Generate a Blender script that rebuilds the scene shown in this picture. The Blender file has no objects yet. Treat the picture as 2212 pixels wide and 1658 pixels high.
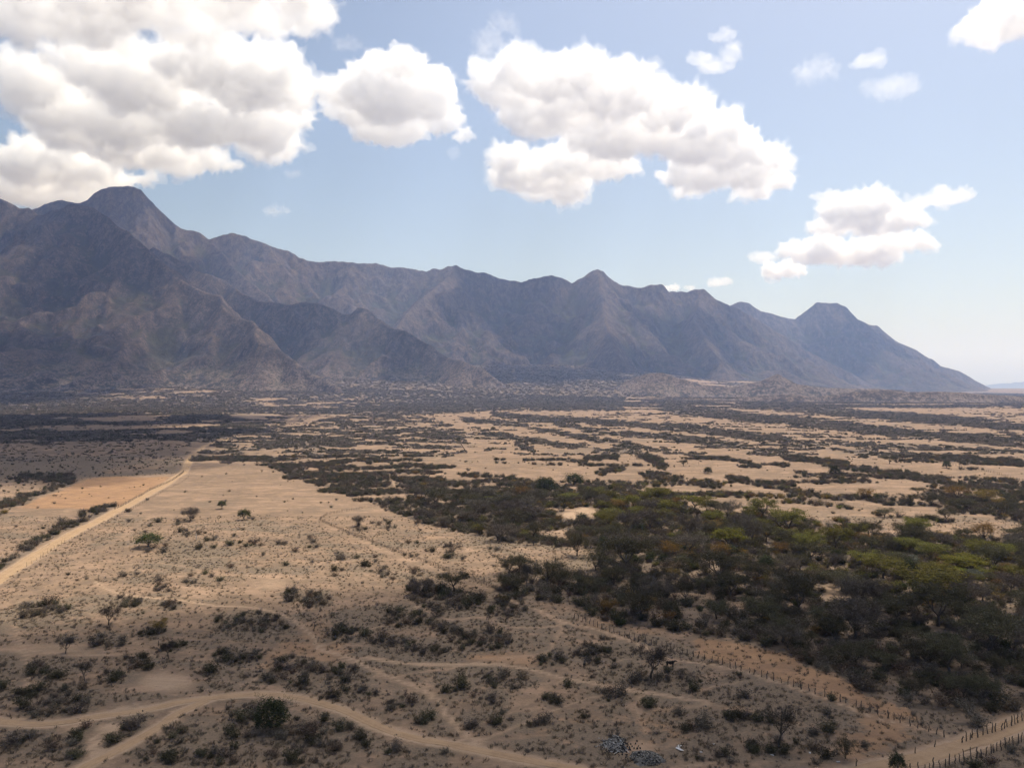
import bpy, bmesh, math, random, time
import numpy as np
from mathutils import Vector, Matrix
T0 = time.time()
R = math.radians
sc = bpy.context.scene
COL = sc.collection

# ------------------------------------------------------------------ camera, sky, sun, exposure
CAM_H = 65.0                     # flying height in metres
FPX, YH, CX = 1684.0, 842.0, 1106.0   # focal length, horizon row and centre column of the layout sketch (2212 x 1658)
cam_d = bpy.data.cameras.new('camera'); cam = bpy.data.objects.new('camera', cam_d); COL.objects.link(cam)
cam.location = (0, 0, CAM_H); cam.rotation_euler = (R(90.44), 0, 0)
cam_d.sensor_width = 36; cam_d.lens = 36 * FPX / 2212; cam_d.clip_start = 1; cam_d.clip_end = 90000
sc.camera = cam

SUN_EL, SUN_AZ = R(64), R(40)    # azimuth measured from the view axis (+Y) towards +X
w = bpy.data.worlds.new('World'); sc.world = w; w.use_nodes = True
nt = w.node_tree; nt.nodes.clear()
sky = nt.nodes.new('ShaderNodeTexSky'); sky.sky_type = 'NISHITA'; sky.sun_disc = False
sky.sun_elevation = SUN_EL; sky.sun_rotation = SUN_AZ; sky.altitude = 300
sky.air_density = 1.0; sky.dust_density = 3.2; sky.ozone_density = .3
bg = nt.nodes.new('ShaderNodeBackground'); bg.inputs[1].default_value = 0.105
wo = nt.nodes.new('ShaderNodeOutputWorld')
nt.links.new(sky.outputs[0], bg.inputs[0]); nt.links.new(bg.outputs[0], wo.inputs[0])
sl = bpy.data.lights.new('sun', 'SUN'); sl.energy = 4.8; sl.angle = R(0.53); sl.color = (1.0, 0.93, 0.82)
sun = bpy.data.objects.new('sun', sl); COL.objects.link(sun)
SUN_DIR = Vector((math.cos(SUN_EL) * math.sin(SUN_AZ), math.cos(SUN_EL) * math.cos(SUN_AZ), math.sin(SUN_EL)))
sun.rotation_euler = (-SUN_DIR).to_track_quat('-Z', 'Y').to_euler(); sun.location = SUN_DIR * 5000
vs = sc.view_settings; vs.view_transform = 'Standard'; vs.look = 'None'; vs.gamma = 1.0; vs.use_curve_mapping = False
vs.exposure = 0.36
cy = sc.cycles
cy.max_bounces = 20; cy.diffuse_bounces = 3; cy.glossy_bounces = 1; cy.transmission_bounces = 2
cy.volume_bounces = 18; cy.transparent_max_bounces = 12
cy.use_adaptive_sampling = True; cy.adaptive_threshold = 0.02
cy.use_denoising = True; cy.caustics_reflective = False; cy.caustics_refractive = False
cy.sample_clamp_indirect = 6

# ------------------------------------------------------------------ helpers
rng = np.random.default_rng(7)
def tag(o, label=None, cat=None, group=None, kind=None):
    if label: o['label'] = label
    if cat: o['category'] = cat
    if group: o['group'] = group
    if kind: o['kind'] = kind
    return o

def link(name, data, parent=None):
    o = bpy.data.objects.new(name, data); COL.objects.link(o)
    if parent: o.parent = parent
    return o

def np_mesh(name, V, F, mats=(), smooth=False, mi=None):
    """V (n,3); F (m,k) index array of equal-size polygons"""
    me = bpy.data.meshes.new(name)
    V = np.asarray(V, np.float32); F = np.asarray(F, np.int32)
    m, k = F.shape
    me.vertices.add(len(V)); me.vertices.foreach_set('co', V.ravel())
    me.loops.add(m * k); me.loops.foreach_set('vertex_index', F.ravel())
    me.polygons.add(m); me.polygons.foreach_set('loop_start', np.arange(0, m * k, k, dtype=np.int32))
    if mi is not None: me.polygons.foreach_set('material_index', np.asarray(mi, np.int32))
    me.polygons.foreach_set('use_smooth', np.full(m, smooth, bool))
    me.update(calc_edges=True)
    for mt in mats: me.materials.append(mt)
    return me

def _h(ix, iy, seed):
    n = (ix.astype(np.int64) * 374761393 + iy.astype(np.int64) * 668265263 + seed * 1442695041) & 0xffffffff
    n = ((n ^ (n >> 13)) * 1274126177) & 0xffffffff
    return (n ^ (n >> 16)) & 0xffffffff
def pn(x, y, seed=0):
    x = np.asarray(x, float); y = np.asarray(y, float)
    x0 = np.floor(x); y0 = np.floor(y); fx = x - x0; fy = y - y0
    ux = fx * fx * fx * (fx * (fx * 6 - 15) + 10); uy = fy * fy * fy * (fy * (fy * 6 - 15) + 10)
    def g(i, j):
        a = _h(x0 + i, y0 + j, seed) * (2 * math.pi / 4294967296.0)
        return np.cos(a) * (fx - i) + np.sin(a) * (fy - j)
    a = g(0, 0); b = g(1, 0); c = g(0, 1); d = g(1, 1)
    return (a + ux * (b - a) + uy * (c - a + ux * (a - b - c + d))) * 1.5
def fbm(x, y, sc_, oct=4, seed=0, gain=.5):
    s = 0; a = 1.0; t = 0
    for o in range(oct):
        s = s + a * pn(np.asarray(x) / sc_ + 13.7 * o, np.asarray(y) / sc_ - 7.1 * o, seed + o); t += a; a *= gain; sc_ = sc_ / 2.03
    return s / t
def ridged(x, y, sc_, oct=4, seed=0):
    s = 0; a = 1.0; t = 0
    for o in range(oct):
        s = s + a * (1 - np.abs(pn(np.asarray(x) / sc_ + 3.3 * o, np.asarray(y) / sc_ + 5.9 * o, seed + o)) * 2); t += a; a *= .5; sc_ /= 2.1
    return s / t
def sstep(a, b, v):
    t = np.clip((v - a) / (b - a), 0, 1); return t * t * (3 - 2 * t)

def ground_z(x, y):
    """height of the plain: nearly flat, low swells, rising gently to the mountain foot"""
    x = np.asarray(x, float); y = np.asarray(y, float)
    far = np.clip(y - 1200, 0, 9000)
    side = 1 - .75 * sstep(500, 4000, x)
    z = 4.2e-6 * far * far * side
    y0 = 2450 + 850 * sstep(-1200, 700, x) + 900 * sstep(400, 1500, x); ap = np.clip(y - y0, 0, 1e5)
    z = z + (1 - sstep(800, 3300, x)) * .062 * np.where(ap < 500, ap * ap / 1000, np.minimum(ap - 250, 2600))      # fans of rubble below the mountains
    amp = sstep(60, 300, y)
    z = z + amp * (1.2 * pn(x / 90, y / 70, 3) + .45 * pn(x / 28, y / 24, 4))
    z = z + sstep(500, 1500, y) * 3.0 * pn(x / 420, y / 260, 5)
    return z

def P(px, py):
    """point on the plain that lies under sketch position (px, py)"""
    px = np.atleast_1d(np.asarray(px, float)); py = np.atleast_1d(np.asarray(py, float))
    s = np.maximum(py - YH, 4.0) / FPX; u = (px - CX) / FPX
    D = CAM_H / s
    for _ in range(12):
        z = ground_z(u * D, D); D = .5 * D + .5 * np.clip((CAM_H - z) / s, 50, 9000)
    return np.stack([u * D, D, ground_z(u * D, D)], 1)
def P1(px, py): return Vector(P(px, py)[0])
def P3(px, py, D): return np.array([(px - CX) / FPX * D, D, CAM_H + (YH - py) / FPX * D])

# ------------------------------------------------------------------ node helpers
def new_mat(name):
    m = bpy.data.materials.new(name); m.use_nodes = True; t = m.node_tree; t.nodes.clear()
    return m, t
class NB:
    def __init__(s, t): s.t = t
    def n(s, typ, **k):
        nd = s.t.nodes.new(typ)
        for a, b in k.items(): setattr(nd, a, b)
        return nd
    def l(s, a, b): s.t.links.new(a, b)
    def noise(s, vec, scale, detail=4, rough=.55, dist=0.0):
        nd = s.n('ShaderNodeTexNoise'); nd.inputs['Scale'].default_value = scale; nd.inputs['Detail'].default_value = detail
        nd.inputs['Roughness'].default_value = rough; nd.inputs['Distortion'].default_value = dist
        if vec is not None: s.l(vec, nd.inputs['Vector'])
        return nd.outputs['Fac']
    def ramp(s, fac, a, b, lo=0., hi=1.):
        nd = s.n('ShaderNodeMapRange'); nd.interpolation_type = 'SMOOTHSTEP'
        s.l(fac, nd.inputs[0]); nd.inputs[1].default_value = a; nd.inputs[2].default_value = b; nd.inputs[3].default_value = lo; nd.inputs[4].default_value = hi
        return nd.outputs[0]
    def math(s, op, a, b=None, c=None):
        nd = s.n('ShaderNodeMath', operation=op)
        for i, v in enumerate((a, b, c)):
            if v is None: continue
            if isinstance(v, (int, float)): nd.inputs[i].default_value = v
            else: s.l(v, nd.inputs[i])
        return nd.outputs[0]
    def mix(s, fac, a, b, mode='MIX'):
        nd = s.n('ShaderNodeMix', data_type='RGBA', blend_type=mode)
        if isinstance(fac, (int, float)): nd.inputs[0].default_value = fac
        else: s.l(fac, nd.inputs[0])
        for i, v in ((6, a), (7, b)):
            if isinstance(v, tuple): nd.inputs[i].default_value = (*v, 1)
            else: s.l(v, nd.inputs[i])
        return nd.outputs[2]
    def out(s, col, rough=.9, bump=None, bstr=.5, bdist=.1, spec=.15):
        b = s.n('ShaderNodeBsdfPrincipled'); o = s.n('ShaderNodeOutputMaterial')
        if isinstance(col, tuple): b.inputs['Base Color'].default_value = (*col, 1)
        else: s.l(col, b.inputs['Base Color'])
        b.inputs['Roughness'].default_value = rough; b.inputs['Specular IOR Level'].default_value = spec
        if bump is not None:
            bn = s.n('ShaderNodeBump'); bn.inputs['Strength'].default_value = bstr; bn.inputs['Distance'].default_value = bdist
            s.l(bump, bn.inputs['Height']); s.l(bn.outputs[0], b.inputs['Normal'])
        s.l(b.outputs[0], o.inputs[0]); return b
# ------------------------------------------------------------------ mountains
def mountain_material(name, green, rocky, pale):
    m, t = new_mat(name); b = NB(t)
    geo = b.n('ShaderNodeNewGeometry'); pos = geo.outputs['Position']
    big = b.noise(pos, .0016, 5, .6); mid = b.noise(pos, .009, 6, .65, .3); fine = b.noise(pos, .045, 6, .75); dots = b.noise(pos, .11, 3, .8)
    sep = b.n('ShaderNodeSeparateXYZ'); b.l(geo.outputs['True Normal'], sep.inputs[0]); nz = sep.outputs[2]
    sp = b.n('ShaderNodeSeparateXYZ'); b.l(pos, sp.inputs[0]); pz = sp.outputs[2]
    scrub = b.mix(b.ramp(mid, .35, .65), (.026, .023, .019), green)
    earth = b.mix(b.ramp(big, .35, .65), (.092, .063, .045), (.058, .043, .034))
    at = b.n('ShaderNodeAttribute', attribute_name='relief'); rs_ = b.n('ShaderNodeSeparateColor'); b.l(at.outputs['Color'], rs_.inputs[0]); rid, drn, rid2 = rs_.outputs[0], rs_.outputs[1], rs_.outputs[2]
    lift = b.math('ADD', b.math('MULTIPLY', b.math('SUBTRACT', rid, .5), .38), b.math('MULTIPLY', b.math('SUBTRACT', rid2, .5), .45))
    c = b.mix(b.ramp(b.math('ADD', lift, b.math('ADD', b.math('MULTIPLY', fine, .75), b.math('MULTIPLY', mid, .35))), .40, .68), scrub, earth)
    c = b.mix(b.math('MULTIPLY', b.ramp(drn, .18, .6), .6), c, (.020, .020, .014))        # thicker growth along the gullies
    # bare rock on the steep faces, streaked downwards
    mp = b.n('ShaderNodeMapping'); mp.inputs['Scale'].default_value = (1, 1, .18); b.l(pos, mp.inputs[0])
    streak = b.noise(mp.outputs[0], .03, 6, .7, .4)
    rock = b.mix(b.ramp(streak, .35, .68), (.030, .023, .022), (.155, .114, .092))
    steep = b.ramp(b.math('SUBTRACT', b.math('ADD', nz, b.math('MULTIPLY', b.math('SUBTRACT', mid, .5), .55)), b.math('MULTIPLY', lift, .45)), .76, .58)
    c = b.mix(b.math('MULTIPLY', steep, rocky), c, rock)
    # pale eroded soil near the foot
    foot = b.math('MULTIPLY', b.ramp(pz, 260., 60.), b.ramp(b.math('ADD', fine, b.math('MULTIPLY', mid, .5)), .66, .84))
    c = b.mix(b.math('MULTIPLY', foot, pale), c, (.215, .165, .135))
    c = b.mix(b.ramp(dots, .48, .60, 0, .75), c, (.020, .019, .014))     # single shrubs
    h = b.math('ADD', b.math('MULTIPLY', fine, 6.), b.math('MULTIPLY', dots, 3.))
    b.out(c, .95, h, 1.0, 1.6, .05)
    return m

def resample(pts, step):
    pts = np.asarray(pts, float); o = [pts[0]]
    for a, c in zip(pts[:-1], pts[1:]):
        n = max(1, int(np.linalg.norm(c[:2] - a[:2]) / step))
        for i in range(1, n + 1): o.append(a + (c - a) * i / n)
    return np.array(o)

def skeleton(crests, rs, spacing, foot_z, reach=1.0, wob=.22, lev=2):
    """main crests plus descending spurs and side spurs -> segments (a, b, slope)"""
    segs = []
    def line(pts, slope):
        for a, c in zip(pts[:-1], pts[1:]): segs.append((a, c, slope))
    def spur(p0, ang, z1, L, level):
        n = max(4, int(L / (90 if level else 130))); p = p0.copy(); pts = [p.copy()]; a = ang; kids = []
        z0 = p0[2] * 1.0
        for i in range(1, n + 1):
            a += rs.normal(0, wob * .5); a = ang + (a - ang) * .8
            p = p + np.array([math.cos(a), math.sin(a), 0]) * (L / n)
            t = i / n
            p[2] = z0 - 8 - (z0 - z1) * (1 - (1 - t) ** 1.35) + rs.normal(0, .018 * (z0 - z1))
            pts.append(p.copy())
            if level < lev and i < n: kids.append((p.copy(), a, t))
        line(pts, (1.0, .9, .8)[level])
        if level < lev:
            sgn = 1
            for (q, aa, t) in kids:
                if q[2] - z1 < 40: continue
                if rs.random() < .15: continue
                for s_ in ((sgn,) if level else (1, -1)):
                    LL = (q[2] - foot_z) * (.75 + .5 * rs.random()) * (.9 if level == 0 else .6)
                    if LL > 60: spur(q, aa + s_ * (.75 + .35 * rs.random()), foot_z + (q[2] - foot_z) * .30, LL, level + 1)
                sgn = -sgn
    for cr in crests:
        cp = resample(cr['pts'], 80); jit = fbm(cp[:, 0], cp[:, 1], 300, 3, 77) * sstep(0, 150, cp[:, 2] - foot_z); wig = cr.get('wig', 1.0); cp[1:-1, 1] += (70 * jit * wig)[1:-1]; cp[1:-1, 0] += (60 * (wig - 1) * fbm(cp[:, 1], cp[:, 0], 320, 3, 75) * sstep(0, 150, cp[:, 2] - foot_z))[1:-1]; cp[1:-1, 2] += (9 * wig * pn(cp[:, 0] / 95, cp[:, 1] / 95, 78) * sstep(0, 150, cp[:, 2] - foot_z))[1:-1]; line(cp, cr.get('slope', .8) * 1.7)
        d = np.cumsum(np.r_[0, np.linalg.norm(np.diff(cp[:, :2], axis=0), axis=1)]); nx = spacing * (.3 + .4 * rs.random())
        for i in range(1, len(cp)):
            if d[i] < nx: continue
            nx = d[i] + spacing * (.65 + .7 * rs.random())
            tg = cp[i] - cp[i - 1]; base = math.atan2(tg[1], tg[0])
            hgt = cp[i][2] - foot_z
            if hgt < 50: continue
            for sd in cr.get('sides', (1, -1)):
                spur(cp[i], base + sd * (math.pi / 2 + rs.normal(0, .25)), foot_z - 10, hgt * reach * (1.45 + .5 * rs.random()), 0)
    return segs

def raise_terrain(xs, ys, segs, floor):
    H = np.full((len(ys), len(xs)), floor, np.float32)
    for a, c, s in segs:
        zt = max(a[2], c[2]); rad = min(1.7 * (zt - floor) / s, 2600)
        if rad <= 0: continue
        i0, i1 = np.searchsorted(xs, [min(a[0], c[0]) - rad, max(a[0], c[0]) + rad]); j0, j1 = np.searchsorted(ys, [min(a[1], c[1]) - rad, max(a[1], c[1]) + rad])
        if i1 <= i0 or j1 <= j0: continue
        X = xs[None, i0:i1]; Y = ys[j0:j1, None]
        dx, dy = c[0] - a[0], c[1] - a[1]; L2 = dx * dx + dy * dy + 1e-6
        t = np.clip(((X - a[0]) * dx + (Y - a[1]) * dy) / L2, 0, 1)
        d = np.hypot(X - a[0] - t * dx, Y - a[1] - t * dy)
        hz = a[2] + t * (c[2] - a[2]) - floor
        # concave flank: steep below the crest, flattening towards the foot
        z = hz * np.clip(1 - d * s / (1.7 * np.maximum(hz, 20)), 0, 1) ** 1.7 + floor
        sub = H[j0:j1, i0:i1]; np.maximum(sub, z, out=sub)
    return H

def erode(H, dx, dy, floor, its, kdt):
    """running water: every cell drains to its lowest neighbour and is cut down the more, the more land drains through it"""
    ny, nx = H.shape; N = nx * ny; off = [(-1, -1), (-1, 0), (-1, 1), (0, -1), (0, 1), (1, -1), (1, 0), (1, 1)]
    ds = np.array([math.hypot(i * dy, j * dx) for i, j in off]); I0 = np.arange(N).reshape(ny, nx); A = np.full(N, dx * dy)
    for it in range(its):
        Hp = np.pad(H, 1, mode='constant', constant_values=1e6); Ip = np.pad(I0, 1, mode='edge')
        S = np.stack([(H - Hp[1 + i:1 + i + ny, 1 + j:1 + j + nx]) / d for (i, j), d in zip(off, ds)]); k = S.argmax(0); mx = S.max(0)
        nb = np.stack([Ip[1 + i:1 + i + ny, 1 + j:1 + j + nx] for i, j in off]); rec = np.take_along_axis(nb, k[None], 0)[0]
        act = (mx > 0) & (H > floor + 2); rec = np.where(act, rec, I0).ravel(); dist = ds[k].ravel(); idx = np.nonzero(act.ravel())[0]
        order = idx[np.argsort(H.ravel()[idx])]; up_ = order[::-1].tolist(); rl = rec.tolist(); Al = [dx * dy] * N
        for i in up_: Al[rl[i]] += Al[i]
        A = np.array(Al); Fk = (kdt * np.sqrt(A) / dist).tolist(); h = H.ravel().tolist()
        for i in reversed(up_):
            f = Fk[i]; h[i] = (h[i] + f * h[rl[i]]) / (1 + f)
        H = np.array(h).reshape(ny, nx)
        Hq = np.pad(H, 1, mode='edge'); low = np.minimum.reduce([Hq[1 + i:1 + i + ny, 1 + j:1 + j + nx] for i, j in off]); H = np.where((H < low) & (H > floor + 2), low + .3, H)
        av = (Hq[:-2, 1:-1] + Hq[2:, 1:-1] + Hq[1:-1, :-2] + Hq[1:-1, 2:]) / 4; H = H + .10 * (av - H) * (H > floor + 2)
    return H, A.reshape(ny, nx)
def blur(H, r, n=2):
    for _ in range(n):
        for ax in (0, 1):
            P_ = np.pad(H, [(r + 1, r) if a == ax else (0, 0) for a in (0, 1)], mode='edge'); c = np.cumsum(P_, ax); m = 2 * r + 1
            H = (np.take(c, range(m, c.shape[ax]), ax) - np.take(c, range(0, c.shape[ax] - m), ax)) / m
    return H
def mountain(name, crests, x0, x1, y0, y1, dx, dy, mat, seed, spacing=520, foot=60, floor=-20, rough=1.0, reach=1.0, lev=2, cut=.012):
    rs = np.random.default_rng(seed)
    xs = np.arange(x0, x1, dx, dtype=np.float64); ys = np.arange(y0, y1, dy, dtype=np.float64)
    segs = skeleton(crests, rs, spacing, foot, reach, lev=lev)
    # bend the grid a little so that no ridge runs dead straight
    H = raise_terrain(xs, ys, segs, floor)
    X, Y = np.meshgrid(xs, ys)
    main = np.full(H.shape, 1e4, np.float32)
    for cr in crests:
        cp = np.asarray(cr['pts'], float)
        for a, c in zip(cp[:-1], cp[1:]):
            ex, ey = c[0] - a[0], c[1] - a[1]; t = np.clip(((X - a[0]) * ex + (Y - a[1]) * ey) / (ex * ex + ey * ey + 1e-6), 0, 1)
            np.minimum(main, np.hypot(X - a[0] - t * ex, Y - a[1] - t * ey), out=main)
    up = np.clip((H - floor) / 250, 0, 1)
    damp = .22 + .78 * sstep(10, 170, main)
    wx_ = X + 60 * fbm(X, Y, 220, 2, seed + 2); wy_ = Y + 60 * fbm(X, Y, 220, 2, seed + 4)
    n = 46 * fbm(X, Y, 420, 6, seed, .58) + 95 * (ridged(wx_, wy_, 380, 6, seed + 9) - .62)
    n = n + 34 * sstep(.0, .45, pn(X / 600, Y / 600, seed + 31)) * (ridged(wx_, wy_, 110, 3, seed + 21) - .5)
    H = H + n * up * damp * rough
    # rock bands: low cliffs that step some of the flanks
    cl = sstep(.02, .35, pn(X / 700, Y / 700, seed + 41)) * sstep(180, 420, H) * damp
    ph = H / 82 + .7 * fbm(X, Y, 260, 3, seed + 43); fr = ph - np.floor(ph); H = H + cl * 82 * (sstep(.15, .62, fr) - fr) * .32
    H, A_ = erode(H, dx, dy, floor, 7, cut)
    H = H + up * damp * rough * (5 * fbm(X, Y, 60, 3, seed + 61) + 9 * sstep(.1, .5, pn(X / 260, Y / 260, seed + 63)) * (ridged(X, Y, 55, 3, seed + 65) - .5))
    rid = np.clip((H - blur(H, 5)) / 16, -1, 1); rid2 = np.clip((H - blur(H, 14)) / 45, -1, 1); drn = np.clip((np.log10(A_) - 3.4) / 2.4, 0, 1)
    ed = np.minimum(np.minimum(X - x0, x1 - X), np.minimum(Y - y0, y1 - Y)); H = floor + (H - floor) * sstep(0, .05 * (x1 - x0), ed)
    H = H - (1 - up) * 6
    V = np.stack([X, Y, H], 2).reshape(-1, 3)
    nx, ny = len(xs), len(ys); I = np.arange(nx * ny).reshape(ny, nx)
    F = np.stack([I[:-1, :-1], I[:-1, 1:], I[1:, 1:], I[1:, :-1]], 2).reshape(-1, 4)
    Hq = H.ravel()[F]; keep = Hq.max(1) > (floor + 3)          # drop what stays buried under the plain
    F = F[keep]; used = np.zeros(len(V), bool); used[F.ravel()] = True; re = np.cumsum(used) - 1
    me = np_mesh(name, V[used], re[F], [mat], True); ca_ = me.color_attributes.new('relief', 'FLOAT_COLOR', 'POINT'); ca_.data.foreach_set('color', np.stack([.5 + .5 * rid, drn, .5 + .5 * rid2, np.ones_like(rid)], 2).reshape(-1, 4)[used].astype(np.float32).ravel())
    return tag(link(name, me), kind='structure')

def crest(pts, **k): return dict(pts=np.array([P3(*p) for p in pts]), **k)
def skyl(pts, D0, D1):
    xs_ = [p[0] for p in pts]; return [(x, y, D0 + (D1 - D0) * (x - xs_[0]) / (xs_[-1] - xs_[0])) for x, y in pts]

MAT_M1 = mountain_material('mountain_scrub_rock', (.056, .050, .024), .8, .9)
MAT_M2 = mountain_material('mountain_range_rock', (.064, .060, .028), .85, .35)
MAT_BL = mountain_material('badland_soil', (.095, .082, .058), .25, 1.0)

left = crest([(-420, 480, 5300), (-250, 450, 5250), (-100, 436, 5200), (0, 433, 5100), (45, 441, 5050), (85, 452, 5020), (130, 448, 5000), (200, 443, 4900), (245, 465, 4800), (300, 515, 4650), (320, 540, 4600), (350, 562, 4500),
              (380, 592, 4400), (430, 625, 4250), (475, 655, 4100), (550, 705, 3850), (650, 780, 3550), (735, 832, 3350)], slope=.85, wig=2.6)
knob = crest([(330, 530, 5600), (420, 580, 5350), (500, 615, 5150), (560, 645, 5000), (620, 655, 4900), (690, 650, 4800), (720, 668, 4750), (752, 674, 4720), (768, 664, 4720), (785, 662, 4700), (800, 674, 4650), (850, 705, 4500),
              (950, 752, 4250), (1040, 797, 4050), (1085, 824, 3950)], slope=.7, wig=2.2)
main_sky = [(60, 450), (100, 440), (130, 430), (165, 437), (190, 426), (199, 414), (220, 404), (245, 399), (270, 397), (292, 399), (306, 408), (320, 425), (335, 440), (352, 456), (380, 480), (395, 490), (430, 500), (455, 513), (480, 502), (500, 497), (520, 502),
            (545, 514), (575, 523), (600, 533), (625, 543), (645, 554), (662, 559), (700, 562), (740, 560), (780, 565), (802, 569), (812, 566), (830, 571), (870, 575), (922, 583), (936, 572), (950, 578), (968, 572), (985, 570), (1000, 577), (1050, 588), (1100, 602),
            (1130, 608), (1150, 598), (1190, 590), (1212, 597), (1235, 608), (1260, 593), (1280, 580), (1290, 577), (1303, 580), (1315, 592), (1328, 601), (1350, 610), (1388, 620), (1404, 612), (1430, 609), (1437, 625), (1485, 628), (1500, 623), (1520, 624),
            (1545, 643), (1580, 656), (1640, 690), (1700, 728), (1750, 758), (1800, 785), (1850, 812), (1890, 832)]
mainc = crest(skyl(main_sky, 6400, 7900), slope=.85)
sp1 = crest([(985, 570, 7160), (960, 600, 6850), (925, 632, 6500), (890, 662, 6200), (850, 705, 5800), (810, 770, 5300)], slope=.6)
sp2 = crest([(1290, 577, 7400), (1300, 640, 6800), (1310, 700, 6300), (1335, 770, 5700)], slope=.6)
sp3 = crest([(1520, 624, 7600), (1500, 690, 6900), (1530, 740, 6300), (1560, 790, 5800)], slope=.6)
sp4 = crest([(455, 513, 6700), (500, 570, 6300), (560, 620, 6000), (640, 700, 5600)], slope=.7)
table_sky = [(1540, 668), (1575, 658), (1595, 650), (1615, 650), (1640, 666), (1662, 673), (1700, 683), (1718, 686), (1740, 668), (1765, 651), (1788, 650), (1810, 651), (1828, 661), (1841, 674), (1852, 686), (1885, 700), (1893, 698), (1905, 713), (1930, 730), (1960, 745), (1995, 765), (2030, 785), (2055, 793),
             (2080, 805), (2100, 816), (2122, 827), (2150, 840), (2185, 856)]
tablec = crest(skyl(table_sky, 9000, 9800), slope=.8)
def wx(px, D): return (px - CX) / FPX * D
mountain('mountain_spur', [left], wx(-560, 5300), wx(900, 3500), 2500, 6300, 10, 10, MAT_M1, 11, 430, 55, rough=1.0)
mountain('mountain_foothill', [knob], wx(220, 5500), wx(1180, 4300), 3200, 6400, 10, 10, MAT_M1, 23, 330, 60, rough=.9)
mountain('mountain_range', [mainc, sp1, sp2, sp3, sp4], wx(-40, 6600), wx(2020, 7700), 4500, 9600, 14, 14, MAT_M2, 37, 620, 70, rough=1.25)
mountain('mountain_peak', [tablec], wx(1480, 9000), wx(2260, 10000), 7300, 11500, 15, 15, MAT_M2, 53, 620, 60, rough=1.1)
bl = crest([(1325, 842, 4100), (1355, 818, 4050), (1390, 805, 4000), (1430, 804, 4000), (1470, 816, 3950), (1520, 826, 3950), (1580, 832, 3950), (1640, 820, 3950), (1680, 806, 3950), (1715, 822, 3950), (1760, 832, 3950), (1840, 836, 4000), (1950, 838, 4100)], slope=.45)
bl2 = crest([(1430, 866, 3350), (1490, 858, 3300), (1560, 860, 3250), (1640, 850, 3250), (1700, 846, 3200), (1760, 852, 3200), (1830, 843, 3200), (1890, 836, 3200), (1960, 842, 3200), (2030, 840, 3200), (2110, 846, 3200), (2180, 850, 3250), (2260, 856, 3300), (2380, 866, 3400)], slope=.45)
mountain('badland_hills', [bl, bl2], wx(1260, 4200), wx(2440, 3500), 2500, 4700, 7.5, 7.5, MAT_BL, 71, 130, 8, floor=-8, rough=.5, reach=1.6, lev=2, cut=.03)
far = crest([(2080, 838, 26000), (2130, 829, 26000), (2180, 824, 26000), (2230, 819, 26500), (2320, 826, 27000), (2500, 822, 27000)], slope=.3, sides=())
mountain('far_hills', [far], 14000, 26000, 22000, 31000, 160, 160, MAT_M2, 91, floor=-20, foot=0, rough=2.0, cut=.0)
# ------------------------------------------------------------------ clouds: a deck of small cumulus about two kilometres up
def cloud_material(name, dens, aniso=.38):
    m, t = new_mat(name); b = NB(t)
    v = b.n('ShaderNodeVolumeScatter'); v.inputs['Color'].default_value = (.984, .984, .984, 1); v.inputs['Density'].default_value = dens; v.inputs['Anisotropy'].default_value = aniso
    o = b.n('ShaderNodeOutputMaterial'); b.l(v.outputs[0], o.inputs['Volume']); return m
CLOUD_DENSE = cloud_material('cloud_vapour', .0085); CLOUD_MID = cloud_material('cloud_vapour_loose', .004); CLOUD_THIN = cloud_material('cloud_vapour_thin', .0016); CLOUD_FRINGE = cloud_material('cloud_vapour_fringe', .0030); CLOUD_HEAVY = cloud_material('cloud_vapour_heavy', .015)

def sphere_np(n=16, m=10):
    V = [(0, 0, 1)]
    for j in range(1, m):
        for i in range(n):
            th = math.pi * j / m; ph = 2 * math.pi * i / n; V.append((math.sin(th) * math.cos(ph), math.sin(th) * math.sin(ph), math.cos(th)))
    V.append((0, 0, -1)); F = []
    for i in range(n):
        k = (i + 1) % n; F.append((0, 1 + i, 1 + k)); b0 = 1 + (m - 2) * n; F.append((len(V) - 1, b0 + k, b0 + i))
        for j in range(m - 2):
            a = 1 + j * n; c = a + n; F.append((a + i, c + i, c + k)); F.append((a + i, c + k, a + k))
    return np.array(V), np.array(F)
SPH_V, SPH_F = sphere_np()

def pn3(p, s, seed):
    x, y, z = (p / s).T
    return .5 * (pn(x + .37 * z, y - .61 * z, seed) + pn(y + .53 * x, z + .29 * y, seed + 5)) + .5 * pn(x - .4 * y, z - .33 * x, seed + 9)

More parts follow.
